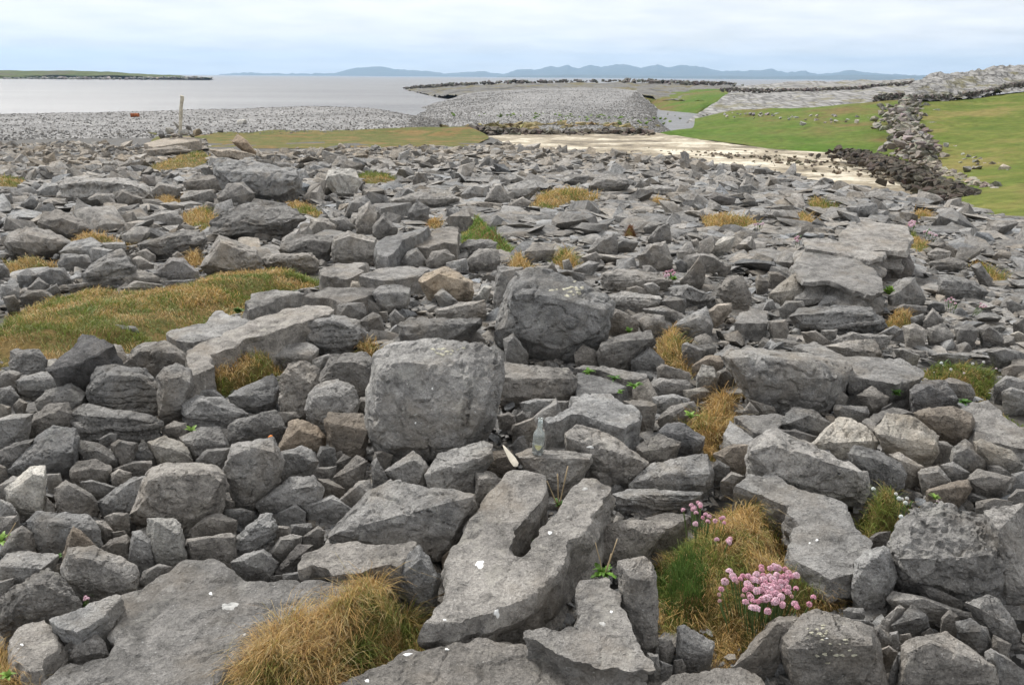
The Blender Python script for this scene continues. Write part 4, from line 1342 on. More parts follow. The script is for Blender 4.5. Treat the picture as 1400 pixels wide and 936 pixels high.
KEEP = set(id(s) for s in loose[:296]) | set(id(s) for s in SPECS if s['kind'] != 'R' or s['label'])
things = [s for s in SPECS if id(s) in KEEP]
auto_labels(things)
EXTRA = []                                     # (V, T, tint) of small stones that go into the rubble mass
OBJ = {}
for i, s in enumerate(SPECS):
    seed = 1000 + i * 7
    V, T, org = (slab_arrays if s['kind'] == 'S' else rock_arrays)(s, seed)
    far = 1.0 if s['P'][:, 1].max() < 225 else 0.0
    tn = tone(s['fl'], seed, far)
    if id(s) not in KEEP:
        EXTRA.append((V + org, T, tn)); continue
    nm, cat, grp = KINDS[s['kind']]
    o = link(nm, mesh_np(nm, V, T, [ROCK], 24), org)
    o.color = (*tn.tolist(), 1)
    tag(o, s['label'], cat, grp, 'thing')
    s['obj'] = o
    if s['short']: OBJ[s['short']] = (o, V, T, org)

# ------------------------------------------------------------------ grass
GRASS = [l.split('|') for l in '''
meadow|0,440 0,421 25,414 62,409 97,394 135,389 175,396 225,394 271,374 350,369 387,363 420,366 448,378 435,389 400,396 350,398 345,406 330,428 295,426 275,441 237,449 225,456 235,468 207,472 172,483 162,473 150,468 110,478 70,492 40,490 15,482 10,503 -20,506 -60,500 -60,430|.045 .075 15000 .45|
|265,524 300,500 350,490 392,492 385,510 355,520 315,532 300,542 270,532|.04 .09 1800 .5|grass patch with a green tuft in a hollow of the long pavement slab
|235,1000 285,935 335,880 365,855 400,843 440,835 470,812 500,800 530,797 550,805 570,828 582,848 585,870 590,885 545,897 500,920 465,945 455,960|.075 .115 22000 .74|big shaggy golden tussock at the bottom, hanging over the giant slab
|897,745 930,725 985,682 1010,672 1060,684 1085,705 1085,740 1090,772 1120,788 1165,795 1172,822 1120,835 1075,840 1040,850 1010,880 960,927 935,920 975,885 975,862 940,853 905,870 898,840 892,790 887,768|.07 .075 13000 .66|broad golden green turf around the pink flower clump at lower right
g|900,775 935,760 975,770 985,800 975,835 930,838 912,825 905,800|.02 .085 2600 .0|lush dark green grass tuft in the flowery turf
|1176,692 1200,682 1242,692 1237,715 1192,745 1182,722|.05 .09 1400 .55|grass tuft with white flowers between the cracked bar stone and the porous boulder
|925,578 960,560 975,532 1000,530 1008,550 990,582 980,620 970,637 960,602 940,588|.05 .14 2600 .9|golden dry grass filling the gully by the dark smooth stone
|895,467 905,452 935,452 945,490 950,512 930,502 900,487|.04 .12 1300 .8|golden grass strip running down beside the flat ended grey block
|726,281 737,263 780,258 820,265 817,271 782,273 760,283|.06 .22 1500 .7|long pale grass tuft beside the broad flat ledge rock
m|629,333 631,308 650,302 672,308 685,323 705,332 700,344 680,344 660,340|.22 .10 2600 .25|rounded green grass mound beside a pavement slab in the middle distance
|752,350 775,342 795,354 790,367 755,360|.05 .14 900 .6|small brown green tuft upper left of the horned rock
|697,362 700,347 720,350 730,364 715,372|.05 .14 700 .75|small golden tuft above the light topped boulder
|380,277 417,273 440,286 442,296 425,299 405,288|.04 .14 1100 .6|yellowish grass patch at the right foot of the flat topped boulder
|245,293 265,286 305,288 295,303 285,313 260,308|.05 .16 1200 .7|golden grass patch left of the tilted layered slab
|92,328 107,322 150,323 170,326 162,332 100,332|.04 .14 800 .6|narrow grass strip right of the smooth humped boulder
|5,348 32,353 75,353 80,363 45,368 17,373 7,361|.04 .12 900 .5|mossy grass strip below the smooth humped boulder
|250,356 265,347 281,348 277,361 260,361|.05 .16 600 .85|golden tuft squeezed between the broad low rock and the tall wedge
|960,308 962,293 1000,298 1035,298 1035,308 1005,308 980,311|.05 .2 1200 .7|long brown grass tuft in the far rubble, left of small pink flowers
|890,278 897,270 911,280|.05 .22 500 .95|tiny orange tuft on the far layered rocks
|1105,271 1117,268 1147,281 1115,287|.05 .2 700 .6|far yellow green tuft above the stepped outcrop
|1090,291 1100,288 1117,303 1095,305|.05 .2 500 .85|rusty tuft just below the far yellow green tuft
|1247,313 1267,328 1265,338 1257,343 1247,333|.08 .16 900 .5|green brown tuft growing down the right edge of the stepped outcrop
|1325,358 1350,358 1380,378 1377,388 1365,386|.05 .16 800 .75|straw coloured tuft in the far right rocks
|1205,431 1225,426 1262,428 1250,443 1215,446|.03 .08 800 .95|withered straw coloured patch right of the bench like rock
t|1237,495 1272,492 1362,492 1367,517 1347,537 1375,545 1400,565 1430,575 1430,600 1400,592 1385,577 1350,547 1332,542 1327,527 1290,522 1267,517|.03 .06 3500 .35|green turf dotted with white flowers at the right edge
|485,477 525,477 512,495 480,482|.04 .10 500 .95|little rusty grass patch behind the giant cracked cube
|-30,852 0,856 15,880 20,902 50,922 80,917 60,960 -30,960|.04 .12 1800 .8|tangled dry grass in the bottom left corner
|207,271 250,268 240,277 218,280|.04 .16 500 .7|small brown grass patch right of the long banded outcrop
|-30,241 0,241 37,243 22,256 -30,257|.03 .2 700 .4|far green patch at the left edge above the long banded outcrop
|195,230 230,217 250,210 283,206 290,214 275,227 220,232|.03 .2 1400 .5|far green turf in front of the cairn
|150,323 200,336 165,334|.03 .14 200 .6|thin grass line beside the sloping angular rock
r|850,320 860,313 872,317 868,322|.10 .08 400 1.3|small reddish brown dried clump in the middle distance
|480,241 500,236 540,240 545,247 500,250|.04 .2 600 .35|faint green patch above the low arched rock
|1085,490 1093,487 1092,497|.03 .08 150 .3|tiny green tuft behind the jutting flat slab
|580,306 592,298 605,303 598,310|.05 .16 350 .85|rusty tuft left of the green mound
|1240,306 1247,299 1255,306|.05 .15 200 .7|brown tuft by the outcrop top
|1240,291 1262,288 1280,296 1255,298|.04 .2 500 .6|olive tuft among the far right rubble
|845,478 850,492 835,500|.02 .06 200 .8|brown wisp of grass beside the ledge block
|990,335 1000,340 985,345|.03 .15 200 .8|
'''.strip().split('\n')]
def grass_cols(P, mix, r, special=''):
    n = len(P)
    a = fbm(P * np.array([3.2, 3.2, 3.2]) / max(0.35, np.median(P[:, 1]) / 9), 3, 77)
    g = sstep(a + r.normal(0, .35, n) + (mix - 0.5) * 2.0, -0.35, 0.35)[:, None]
    green = np.array([[0.145, 0.185, 0.040]]) * r.uniform(0.6, 1.35, (n, 1)) + r.normal(0, .006, (n, 3))
    gold = np.array([[0.46, 0.305, 0.12]]) * r.uniform(0.5, 1.35, (n, 1)) + r.normal(0, .012, (n, 3))
    straw = np.array([[0.58, 0.46, 0.25]]) * r.uniform(0.7, 1.15, (n, 1))
    gold = np.where(r.random((n, 1)) < 0.16, straw, gold)
    c = green * (1 - g) + gold * g
    if special == 'g': c = np.array([[0.075, 0.13, 0.028]]) * r.uniform(0.5, 1.5, (n, 1))
    if special == 'm': c = c * np.array([[0.8, 1.1, 0.9]])
    if special == 'r': c = np.array([[0.16, 0.075, 0.04]]) * r.uniform(0.6, 1.4, (n, 1))
    return np.clip(c, 0.004, 1)
GMASK = np.zeros((H_, W_), bool)
def grass_obj(name, px, mh, bl, n, mix, seed, special=''):
    r = np.random.default_rng(seed)
    G3 = np.array([at(u, min(v, 1100)) for u, v in px])
    P2 = G3[:, :2]
    size = math.sqrt(np.ptp(P2[:, 0]) * np.ptp(P2[:, 1]))
    B = resample(P2, size / 14)
    j = fbm(np.concatenate([B / size * 6, np.zeros((len(B), 1))], 1), 2, seed)
    c = B.mean(0)
    B = B + (B - c) * (0.05 * j)[:, None]
    v2, f2 = cdt(B, size / 22, r)
    def height(Q):
        dm = np.full(len(Q), 1e9)
        Bq = resample(B, size / 60)
        for k in range(0, len(Bq)):
            dm = np.minimum(dm, ((Q - Bq[k]) ** 2).sum(1))
        dm = np.sqrt(dm)
        up = sstep(dm, 0, min(0.22 * size, 0.35 + mh))
        q3 = np.concatenate([Q, np.zeros((len(Q), 1))], 1)
        lump = 0.65 + 0.5 * fbm(q3 / min(0.55, max(0.25, 0.22 * size)), 3, seed + 2)
        return terrain(Q[:, 0], Q[:, 1]) - 0.09 + mh * up * lump + 0.10 * up
    mz = height(v2)
    V0 = np.concatenate([v2, mz[:, None]], 1)
    T0 = np.array([f for f in f2 if len(f) == 3])
    a, b, cc = V0[T0[:, 0]], V0[T0[:, 1]], V0[T0[:, 2]]
    flip = np.cross(b - a, cc - a)[:, 2] < 0
    T0[flip] = T0[flip][:, ::-1]
    # blades
    lo, hi = B.min(0), B.max(0)
    Q = np.zeros((0, 2))
    while len(Q) < n:
        q = r.uniform(lo, hi, (n * 2, 2)); Q = np.concatenate([Q, q[in_poly(B, q)]])
    Q = Q[:n]
    root = np.concatenate([Q, height(Q)[:, None]], 1)
    ps = np.clip(1135 / np.maximum(root[:, 1], .5), 8, 2000)
    wd = np.maximum(0.0012, 0.75 / ps) * r.uniform(0.7, 1.3, n)
    cl = fbm(root * np.array([11., 11, 0]) / max(0.4, size * 0.8), 2, seed + 4)        # combed in tufts
    ang = 2.2 * cl + r.normal(0, 0.9, n) + 3.9
    if special in ('g', 'm'): ang = r.uniform(0, 6.28, n)
    ln = bl * r.uniform(0.4, 1.25, n) * (0.8 + 0.4 * cl) * np.where(r.random(n) < .03, 1.6, 1.0)
    lean = np.clip(r.normal(0.75 if special != 'g' else 0.35, 0.25, n), 0.1, 1.3)
    dirh = np.stack([np.cos(ang), np.sin(ang), 0 * ang], -1)
    side = np.stack([-np.sin(ang), np.cos(ang), 0 * ang], -1)
    side = side * 0.55 + np.array([0.75, 0, 0.0]) * np.where(side[:, :1] >= 0, 1, -1)
    side /= np.linalg.norm(side, axis=1)[:, None]
    lev = []
    for f in (0.0, 0.4, 0.75):
        p = root + dirh * (ln * lean * f ** 1.5)[:, None]
        p[:, 2] += ln * (f * 1.0 - 0.55 * lean * f * f)
        p += r.normal(0, 0.055, (n, 3)) * bl * f
        w = (wd * (1 - 0.45 * f))[:, None]
        lev.append(p - side * w / 2); lev.append(p + side * w / 2)
    tip = root + dirh * (ln * lean)[:, None]
    tip[:, 2] += ln * (1.0 - 0.62 * lean) * 0.95
    VB = np.stack(lev + [tip], 1).reshape(-1, 3)
    k0 = len(V0) + 7 * np.arange(n)[:, None]
    Qd = np.concatenate([k0 + np.array([[0, 1, 3, 2]]), k0 + np.array([[2, 3, 5, 4]])])
    Tr = k0 + np.array([[4, 5, 6]])
    V = np.concatenate([V0, VB])
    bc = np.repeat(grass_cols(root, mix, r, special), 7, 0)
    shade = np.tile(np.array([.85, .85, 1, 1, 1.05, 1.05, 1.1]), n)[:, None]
    cols = np.concatenate([np.full((len(V0), 3), .1), bc * shade])
    org = np.array([c[0], c[1], float(terrain(c[0], c[1]))])
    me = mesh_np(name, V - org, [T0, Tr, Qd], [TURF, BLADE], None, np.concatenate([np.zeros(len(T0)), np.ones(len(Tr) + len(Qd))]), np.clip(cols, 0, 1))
    return link(name, me, org)
for i, (sp_, poly, prm, lab) in enumerate(GRASS):
    px = parse_pts(poly)
    fill_poly(px, GMASK)
    a_ = [float(x) for x in prm.split()]
    if sp_ == 'meadow':
        o = grass_obj('meadow_grass', px, a_[0], a_[1], int(a_[2] * 1.6), a_[3], 300, sp_)
        tag(o, kind='stuff')
    elif lab:
        nm = 'turf' if sp_ == 't' else 'grass_tuft'
        o = grass_obj(nm, px, a_[0], a_[1], int(a_[2]), a_[3], 300 + i, sp_)
        tag(o, lab, 'grass', 'clumps of grass among the rocks')

# turf strip between the rocks and the cobble beach
loft('shore_turf', [
    [at(190, 203, .0), at(330, 203, .0), at(480, 203, .0), at(640, 201, .0)],
    [at(215, 187, .1), at(330, 186, .12), at(480, 186, .12), at(560, 184, .12), at(672, 188, .1)],
    [at(200, 181, .15), at(330, 178, .2), at(480, 177, .2), at(560, 173, .2), at(640, 172, .2)], [azp(200, 72, -3.2), azp(330, 80, -3.2), azp(480, 80, -3.3), azp(560, 88, -3.8), azp(640, 90, -4)]], STRIP, 80, 10, 0.04, 0.6, 61)

# ------------------------------------------------------------------ rubble: the countless stones between and beyond
def proto(kind, seed, lod):
    r = np.random.default_rng(seed)
    n = 7 if lod == 3 else int(r.integers(9, 14))
    p = r.uniform(-1, 1, (n, 3)); p /= np.maximum(np.abs(p).max(1, keepdims=True), 1e-6) ** r.uniform(0.3, 0.8)
    bm = bmesh.new()
    for q in p: bm.verts.new(q)
    hull = bmesh.ops.convex_hull(bm, input=bm.verts[:])
    dead = [g for g in hull['geom_interior'] + hull['geom_unused'] if isinstance(g, bmesh.types.BMVert)]
    bmesh.ops.delete(bm, geom=list(set(dead)), context='VERTS')
    bmesh.ops.triangulate(bm, faces=bm.faces[:])
    if lod == 3: lod = 0
    if lod:
        refine(bm, 0.80 if lod == 1 else 0.33, 4, 1200)
        smooth_bm(bm, 1, 0.4)
    V, Nn, T = tri_arrays(bm); bm.free()
    if lod:
        V = weather(V, Nn, 1.6, 'L' if kind == 'flat' else '', seed)
    return V, T
PROTO = {l: [proto('flat' if k % 2 else 'b', 500 + k + 40 * l, l) for k in range(12)] for l in (0, 1, 3)}
def place(protos, pos, sc3, yaw, tilt, taxis, idx):
    Vs, Ts, base = [], [], 0
    for k in range(len(pos)):
        V, T = protos[idx[k]]
        cy, sy = math.cos(yaw[k]), math.sin(yaw[k])
        R = np.array([[cy, -sy, 0], [sy, cy, 0], [0, 0, 1]])
        a, t = taxis[k], tilt[k]
        u = np.array([math.cos(a), math.sin(a), 0]); K = np.array([[0, 0, u[1]], [0, 0, -u[0]], [-u[1], u[0], 0]])
        R = (np.eye(3) + math.sin(t) * K + (1 - math.cos(t)) * K @ K) @ R
        Vs.append((V * sc3[k]) @ R.T + pos[k]); Ts.append(T + base); base += len(V)
    return np.concatenate(Vs), np.concatenate(Ts), np.repeat(np.arange(len(pos)), [len(protos[i][0]) for i in idx])
def rubble_band(d0, d1, r0, r1, cover, lod, seed, guard=True, lift=0.25):
    r = np.random.default_rng(seed)
    half = 1.0
    area = half * (d1 * d1 - d0 * d0)
    rm = 0.5 * (r0 + r1)
    n = int(cover * area / (math.pi * rm * rm * 0.8))
    Y = np.sqrt(r.uniform(d0 * d0, d1 * d1, n)); az = r.uniform(-half, half, n)
    x = az * Y
    rr = r0 + (r1 - r0) * r.random(n) ** 2.8
    out = np.abs(az) > 0.68
    rr = np.where(out, rr * 1.5, rr)
    e = np.interp(az, EA, EE)
    d = np.hypot(x, Y)
    ok = (d < e * 1.02) & (d < np.where(az < -0.36, 64, np.where(az < -0.05, 50, 54)) + 5 * fbm(np.stack([x, Y, 0 * x], -1) * .12, 2, 9))
    ok &= ~out | (r.random(n) < .3)
    z = terrain(x, Y)
    flat = r.random(n) < np.where(d > 7, np.where(az > -.1, .84, .6), .5)
    s3 = np.stack([rr * np.where(flat, r.uniform(1.1, 1.8, n), r.uniform(.8, 1.2, n)), rr * r.uniform(.6, 1.0, n), rr * np.where(flat, r.uniform(.13, .28, n), r.uniform(.42, .8, n))], -1)
    P = np.stack([x, Y, z - 0.05 * (d < 38) + s3[:, 2] * r.uniform(.1, .1 + lift * 2, n)], -1)
    if guard:
        for dx, dz in ((0, 0), (-.8, .2), (.8, .2), (0, 1.0), (0, -.6)):
            q = P.copy(); q[:, 0] += dx * rr; q[:, 2] += dz * s3[:, 2]
            u, v, _ = project(q)
            ui, vi = np.clip(u, 0, W_ - 1).astype(int), np.clip(v, 0, H_ - 1).astype(int)
            ins = (u >= 0) & (u < W_) & (v >= 0) & (v < H_)
            hit = GMASK[vi, ui]
            if abs(dx) < .5: hit = hit | (MASK[vi, ui] & (P[:, 1] < MDEPTH[vi, ui] + .6 * rr))
            ok &= ~(ins & hit)
    P, s3, flat, d = P[ok], s3[ok], flat[ok], d[ok]
    k = len(P)
    idx = np.where(flat, 1 + 2 * r.integers(0, 6, k), r.integers(0, 12, k))
    tilt = np.where(flat, np.abs(r.normal(0, .16, k)), r.uniform(0, .7, k))
    V, T, own = place(PROTO[lod], P, s3, r.uniform(0, 6.28, k), tilt, r.uniform(0, 6.28, k), idx)
    g = r.uniform(.66, 1.28, (k, 1)); wm = r.normal(0.01, .03, (k, 1)) + 0.07 * sstep(d, 28, 44)[:, None] * (r.random((k, 1)) < .7)
    cols = g * np.concatenate([1 + wm, np.ones((k, 1)), 1 - 1.3 * wm], 1)
    return V, T, cols[own]
bands = [(1.5, 4.0, .020, .062, 2.4, 1, 1, True), (3.5, 8.5, .034, .13, 2.2, 1, 2, True), (8, 13, .06, .32, 2.3, 1, 3, True), (12.8, 24, .08, .37, 2.3, 0, 4, True), (23.5, 34, .10, .41, 2.2, 0, 8, True), (33, 66, .12, .43, 1.9, 0, 5, True),
         (1.4, 6.0, .008, .022, 0.6, 0, 6, True), (6, 18, .03, .08, .8, 0, 7, True)]
VV, TT, CC, base = [], [], [], 0
for b in bands:
    V, T, Cc = rubble_band(*b)
    VV.append(V); TT.append(T + base); CC.append(Cc); base += len(V)
for V, T, tn in EXTRA:
    VV.append(V); TT.append(T + base); CC.append(np.tile(tn, (len(V), 1))); base += len(V)
o = link('rubble', mesh_np('rubble', np.concatenate(VV), np.concatenate(TT), [RUBBLE], 35, None, np.clip(np.concatenate(CC), 0, 2)))
tag(o, kind='stuff')
print('rubble tris', sum(len(t) for t in TT))

# loose cobbles on the storm beach and the shingle spit
def cobbles(grid, n, r0, r1, seed, rows=(0.0, 0.75), tint=(0.88, 0.98)):
    r = np.random.default_rng(seed)
    h, w = grid.shape[:2]
    a = r.uniform(rows[0], rows[1], n) * (h - 1.01); b = r.uniform(0, 1, n) * (w - 1.01)
    i, j = a.astype(int), b.astype(int); fa, fb = (a - i)[:, None], (b - j)[:, None]
    P = (grid[i, j] * (1 - fa) + grid[i + 1, j] * fa) * (1 - fb) + (grid[i, j + 1] * (1 - fa) + grid[i + 1, j + 1] * fa) * fb
    rr = r0 + (r1 - r0) * r.random(n) ** 2.5
    s3 = np.stack([rr, rr * r.uniform(.6, .9, n), rr * r.uniform(.4, .7, n)], -1)
    P[:, 2] += s3[:, 2] * .3
    V, T, own = place(PROTO[3], P, s3, r.uniform(0, 6.28, n), r.uniform(0, .5, n), r.uniform(0, 6.28, n), r.integers(0, 12, n))
    g = r.uniform(tint[0] * .7, tint[1] * 1.15, (n, 1)); wm = r.normal(0.005, .015, (n, 1))
    return V, T, (g * np.concatenate([1 + wm, np.ones((n, 1)), 1 - wm], 1))[own]
for nm, grid, n, r0, r1, rw in (('beach_cobbles', BEACH, 22000, .05, .16, (0.0, 0.68)), ('spit_cobbles', SPIT, 22000, .06, .17, (0.0, 0.97))):
    V, T, Cc = cobbles(grid, n, r0, r1, len(nm), rw)
    tag(link(nm, mesh_np(nm, V, T, [RUBBLE], 35, None, np.clip(Cc, 0, 2))), kind='stuff')

# ------------------------------------------------------------------ walls and far stones
def wall(name, pts, h, wd, n, r0, r1, label, cat, tint, seed, seg=4):
    """stones heaped along a line of (px, py, Y)"""
    r = np.random.default_rng(seed)
    P = np.array([aty(*p) for p in pts])
    s = np.concatenate([[0], np.cumsum(np.linalg.norm(np.diff(P, axis=0), axis=1))])
    u = r.uniform(0, s[-1], n)
    Q = np.stack([np.interp(u, s, P[:, c]) for c in range(3)], -1)
    hh = r.random(n) ** 0.8
    Q[:, 2] += hh * h - 0.1
    Q[:, :2] += r.normal(0, 1, (n, 2)) * wd * (1.15 - hh)[:, None] * .5
    rr = r.uniform(r0, r1, n)
    s3 = np.stack([rr, rr * .8, rr * r.uniform(.45, .75, n)], -1)
    V, T, own = place(PROTO[0], Q, s3, r.uniform(0, 6.28, n), r.uniform(0, .5, n), r.uniform(0, 6.28, n), r.integers(0, 12, n))
    cols = (np.array(tint) * r.uniform(.7, 1.3, (n, 1)) * (1 + r.normal(0, .05, (n, 3))))[own]
    c = P.mean(0)
    if not label:
        return link(name, mesh_np(name, V - c, T, [RUBBLE], 35, None, np.clip(cols, 0, 2)), c)
    o = tag(empty(name, c), label, cat, None, 'thing')
    tag(link('wall_stones', mesh_np('wall_stones', V - c, T, [RUBBLE], 35, None, np.clip(cols, 0, 2)), (0, 0, 0), o), kind='stuff')
    return o
wall('field_wall', [(985, 124, 150), (1070, 125.5, 148), (1160, 122.5, 150), (1250, 114, 156)], .5, .5, 600, .18, .38, 'long dark dry stone wall crossing the far pale terrace', 'wall', (.8, .76, .72), 71)
wall('field_wall', [(1238, 139, 99), (1300, 136, 104), (1345, 131, 108), (1380, 121, 113), (1420, 117, 117), (1540, 106, 121)], .75, .5, 700, .18, .38, 'dark dry stone wall along the top of the green slope at the right', 'wall', (.75, .71, .66), 72)
wall('field_wall', [(1195, 139, 108), (1235, 136, 106)], .8, .4, 120, .2, .4, 'short stub of dark wall at the left end of the hill', 'wall', (.6, .57, .53), 74)
wall('ruined_wall', [(1240, 146, 98), (1232, 165, 86), (1234, 182, 76), (1246, 205, 64), (1262, 222, 57)], 1.25, 2.4, 760, .16, .48, 'tumbled bank of grey stones between the salt marsh and the green slope', 'wall', (.98, .93, .85), 73)
wall('ruined_wall', [(1258, 218, 59), (1290, 243, 50), (1318, 257, 44), (1345, 266, 40), (1368, 269, 39)], .55, 1.0, 300, .12, .34, 'low tail of brownish stones at the foot of the green slope', 'wall', (1.02, .94, .82), 85)
o = wall('seaweed_rocks', [(1150, 211, 62), (1200, 221, 57), (1238, 236, 51), (1282, 257, 44.5), (1330, 278, 37)], 0.5, 2.2, 950, .10, .36, None, None, (.33, .29, .24), 75); tag(o, kind='stuff')
o = wall('headland_boulders', [(560, 122, 480), (600, 118.5, 430), (650, 116, 405), (700, 113.5, 395), (800, 112.3, 395), (880, 112.5, 395), (1000, 117, 330)], 1.0, 9, 420, .5, 1.4, None, None, (.55, .52, .48), 76); tag(o, kind='stuff')
o = wall('shore_ledge_rocks', [(640, 178, 96), (680, 182, 93), (720, 184, 91), (800, 184, 92), (880, 183, 93)], .5, 2.2, 420, .2, .55, None, None, (.5, .45, .38), 77); tag(o, kind='stuff')
o = wall('scree_stones', [(1000, 157, 108), (1060, 158, 106), (1100, 160, 104), (1140, 158, 102), (1220, 160, 97)], .3, 8, 120, .08, .32, None, None, (1.1, 1.08, 1.05), 78); tag(o, kind='stuff')
o = wall('slope_stones', [(1310, 200, 66), (1340, 222, 54), (1380, 236, 47)], .2, 4, 50, .1, .35, None, None, (1.2, 1.15, 1.05), 79); tag(o, kind='stuff')
def lone(name, px, py, Y, r0, label, cat, tint, seed, grp=None):
    V, T = PROTO[1][seed % 12]
    p = aty(px, py, Y) if Y else at(px, py + 5)
    o = link(name, mesh_np(name, V * np.array([r0, r0 * .8, r0 * .55]), T, [ROCK], 40), p + (0, 0, r0 * (.25 if Y else .5)))
    o.color = (*tint, 1)
    tag(o, label, cat, grp)
lone('white_stone', 1164, 172, 92, .32, 'bright white stone alone on the far green salt marsh', 'stone', (3.0, 3.0, 2.9), 3)
lone('shore_rock', 1119, 231, 0, .55, 'brown block on the far edge of the rubble against the pale sand', 'rock', (1.15, 1.0, .85), 4)
lone('shore_rock', 1155, 244, 0, .45, 'grey block on the rubble edge just right of the brown one', 'rock', (.95, .93, .9), 5)
lone('pale_stone', 331, 171, 84, .75, 'white topped stone on the cobble beach right of the wooden post', 'stone', (1.9, 1.88, 1.8), 6)
lone('dark_stone', 301, 181, 70, .4, 'dark stone on the strip of turf right of the cairn', 'stone', (.5, .5, .52), 7)

o = wall('shingle_plants', [(700, 158, 124), (760, 156, 124), (800, 162, 117), (840, 160, 119), (880, 166, 112)],   .12, 16, 150, .1, .36, None, None, (.55, .85, .22), 80); tag(o, kind='stuff')
o = wall('shingle_turf', [(660, 175, 99), (720, 172, 106), (800, 171, 107), (860, 173, 105)], .1, 5, 160, .25, .8, None, None, (.85, .72, .35), 81); tag(o, kind='stuff')
o = wall('marsh_stones', [(1040, 160, 104), (1120, 163, 98), (1200, 160, 95), (1225, 172, 84)], .12, 14, 60, .08, .36, None, None, (1.2, 1.17, 1.1), 82); tag(o, kind='stuff')
o = wall('beach_wrack', [(930, 205, 71), (1010, 212, 66), (1090, 219, 62), (1170, 228, 56), (1240, 240, 50)], .06, 7, 260, .05, .20, None, None, (.6, .52, .4), 83); tag(o, kind='stuff')

o = wall('islet_shore_rocks', [(15, 107.8, 1075), (90, 107.8, 1075), (180, 107.9, 1075), (280, 106.9, 1075)], 1.2, 10, 260, 1.0, 3.0, None, None, (1.1, 1.08, 1.02), 84); tag(o, kind='stuff')

# ------------------------------------------------------------------ cairn and post
cs = OBJ['the cairn slab']
cvs = cs[1] + cs[3]
def drop_on(V, T, u, v):
    bv = BVHTree.FromPolygons([tuple(q) for q in V], [tuple(int(i) for i in t) for t in T])
    d = ray(float(u), float(v)); d = d / np.linalg.norm(d)
    hit = bv.ray_cast(Vector(CAM), Vector(d))
    return (np.array(hit[0]), np.array(hit[1])) if hit[0] is not None else (None, None)
top, _ = drop_on(cvs, cs[2], 247, 189)
if top is None: top = cvs[np.argmax(cvs[:, 2])]
mpp = top[1] / F
def bar(p, q, r0, r1, seg=10, rings=8, wob=0.0, seed=0, cap=True):
    p, q = np.array(p, float), np.array(q, float)
    ax = (q - p) / np.linalg.norm(q - p)
    u = np.cross(ax, [0.3, 1, 0.2]); u /= np.linalg.norm(u); w = np.cross(ax, u)
    V, T = [], []
    for i in range(rings):
        f = i / (rings - 1); c = p + (q - p) * f; rr = r0 + (r1 - r0) * f
        for k in range(seg):
            a = 2 * math.pi * k / seg
            V.append(c + rr * (math.cos(a) * u + math.sin(a) * w))
    V = np.array(V)
    if wob: V += wob * np.stack([vnoise(V / max(r0 * 2.5, 1e-4) + 7 * k, seed + k) for k in range(3)], -1)
    Q = []
    for i in range(rings - 1):
        for k in range(seg):
            a, b = i * seg + k, i * seg + (k + 1) % seg
            Q.append([a, b, b + seg, a + seg])
    T = []
    n = len(V)
    V = np.concatenate([V, [p], [q]])
    for k in range(seg):
        T.append([n, (k + 1) % seg, k]); T.append([n + 1, (rings - 1) * seg + k, (rings - 1) * seg + (k + 1) % seg])
    return V, np.array(T), np.array(Q)
WOOD = simple("weathered_post_wood", (0.50, 0.46, 0.37), 0.9, .2, 6.0, .45, None, .03)
pb = aty(246.5, 181, top[1] + .35); pt = aty(248.5, 131, top[1] + .3)
pb2 = pb - (pt - pb) * .16
V, T, Q = bar(pb2 - pb2, pt - pb2, 2.5 * mpp, 2.2 * mpp, 10, 14, 0.8 * mpp, 5)
tag(link('wooden_post', mesh_np('wooden_post', V, [T, Q], [WOOD], 40), pb2), 'bleached wooden post standing upright in the cairn by the shore', 'post')
for i, (u, v, ww, hh, tn) in enumerate(((232, 178, 8, 6, (1.35, 1.33, 1.25)), (240, 171, 7, 6, (1.5, 1.48, 1.4)), (237, 183, 7, 4, (1.1, 1, .9)), (253, 180, 8, 5, (1.2, 1.2, 1.15)), (258, 174, 6, 4, (.8, .8, .8)),
                                       (222, 183, 8, 4, (.75, .75, .78)), (269, 180, 12, 6, (1.1, .95, .7)), (245, 184, 7, 4, (1.2, 1.15, 1.1)), (262, 184, 6, 4, (1, .95, .8)), (229, 186, 6, 3.5, (.9, .9, .9)))):
    V, T = PROTO[1][i]
    p = aty(u, v + 1.5, top[1] + .1 + .2 * (i % 3))
    o = link('cairn_stone', mesh_np('cairn_stone', V * np.array([ww, ww * .8, hh]) * mpp * .9, T, [ROCK], 40), p)
    o.rotation_euler = (0, .5 * math.sin(i), i)
    o.color = (*tn, 1)
    tag(o, ['pale stone heaped left of the wooden post', 'whitest stone of the cairn, touching the left side of the post', 'flat brownish stone low on the left of the post', 'light stone leaning at the right foot of the post', 'small dark stone topmost on the right of the post', 'dark stone at the left end of the cairn', 'orange lichened stone at the right end of the cairn', 'light stone right at the base of the post', 'tan stone low on the right of the cairn', 'grey stone low at the left of the cairn'][i], 'cairn stone', 'stones of the cairn round the post')

# rusty drum on the beach
RUST = simple("rust", (0.27, 0.085, 0.03), 0.85, .3, 3.0, .5, None, .02)
c = aty(185, 161.5, 104) + (0, 0, .28); m_ = 104 / F
dr = empty('rusty_drum', c)
V, T, Q = bar((-4.6 * m_, 0, 0), (4.6 * m_, .3 * m_, .2 * m_), 2.9 * m_, 2.9 * m_, 20, 7)
link('drum_body', mesh_np('drum_body', V, [T, Q], [RUST], 35), (0, 0, 0), dr)
for k in (-4.6, -1.5, 1.5, 4.6):
    V, T, Q = bar(((k - .25) * m_, 0, .03), ((k + .25) * m_, 0, .03), 3.1 * m_, 3.1 * m_, 20, 2)
    link('hoop', mesh_np('hoop', V, [T, Q], [RUST], 35), (0, 0, 0), dr)
tag(dr, 'rusty orange drum lying on its side on the cobble beach', 'drum')

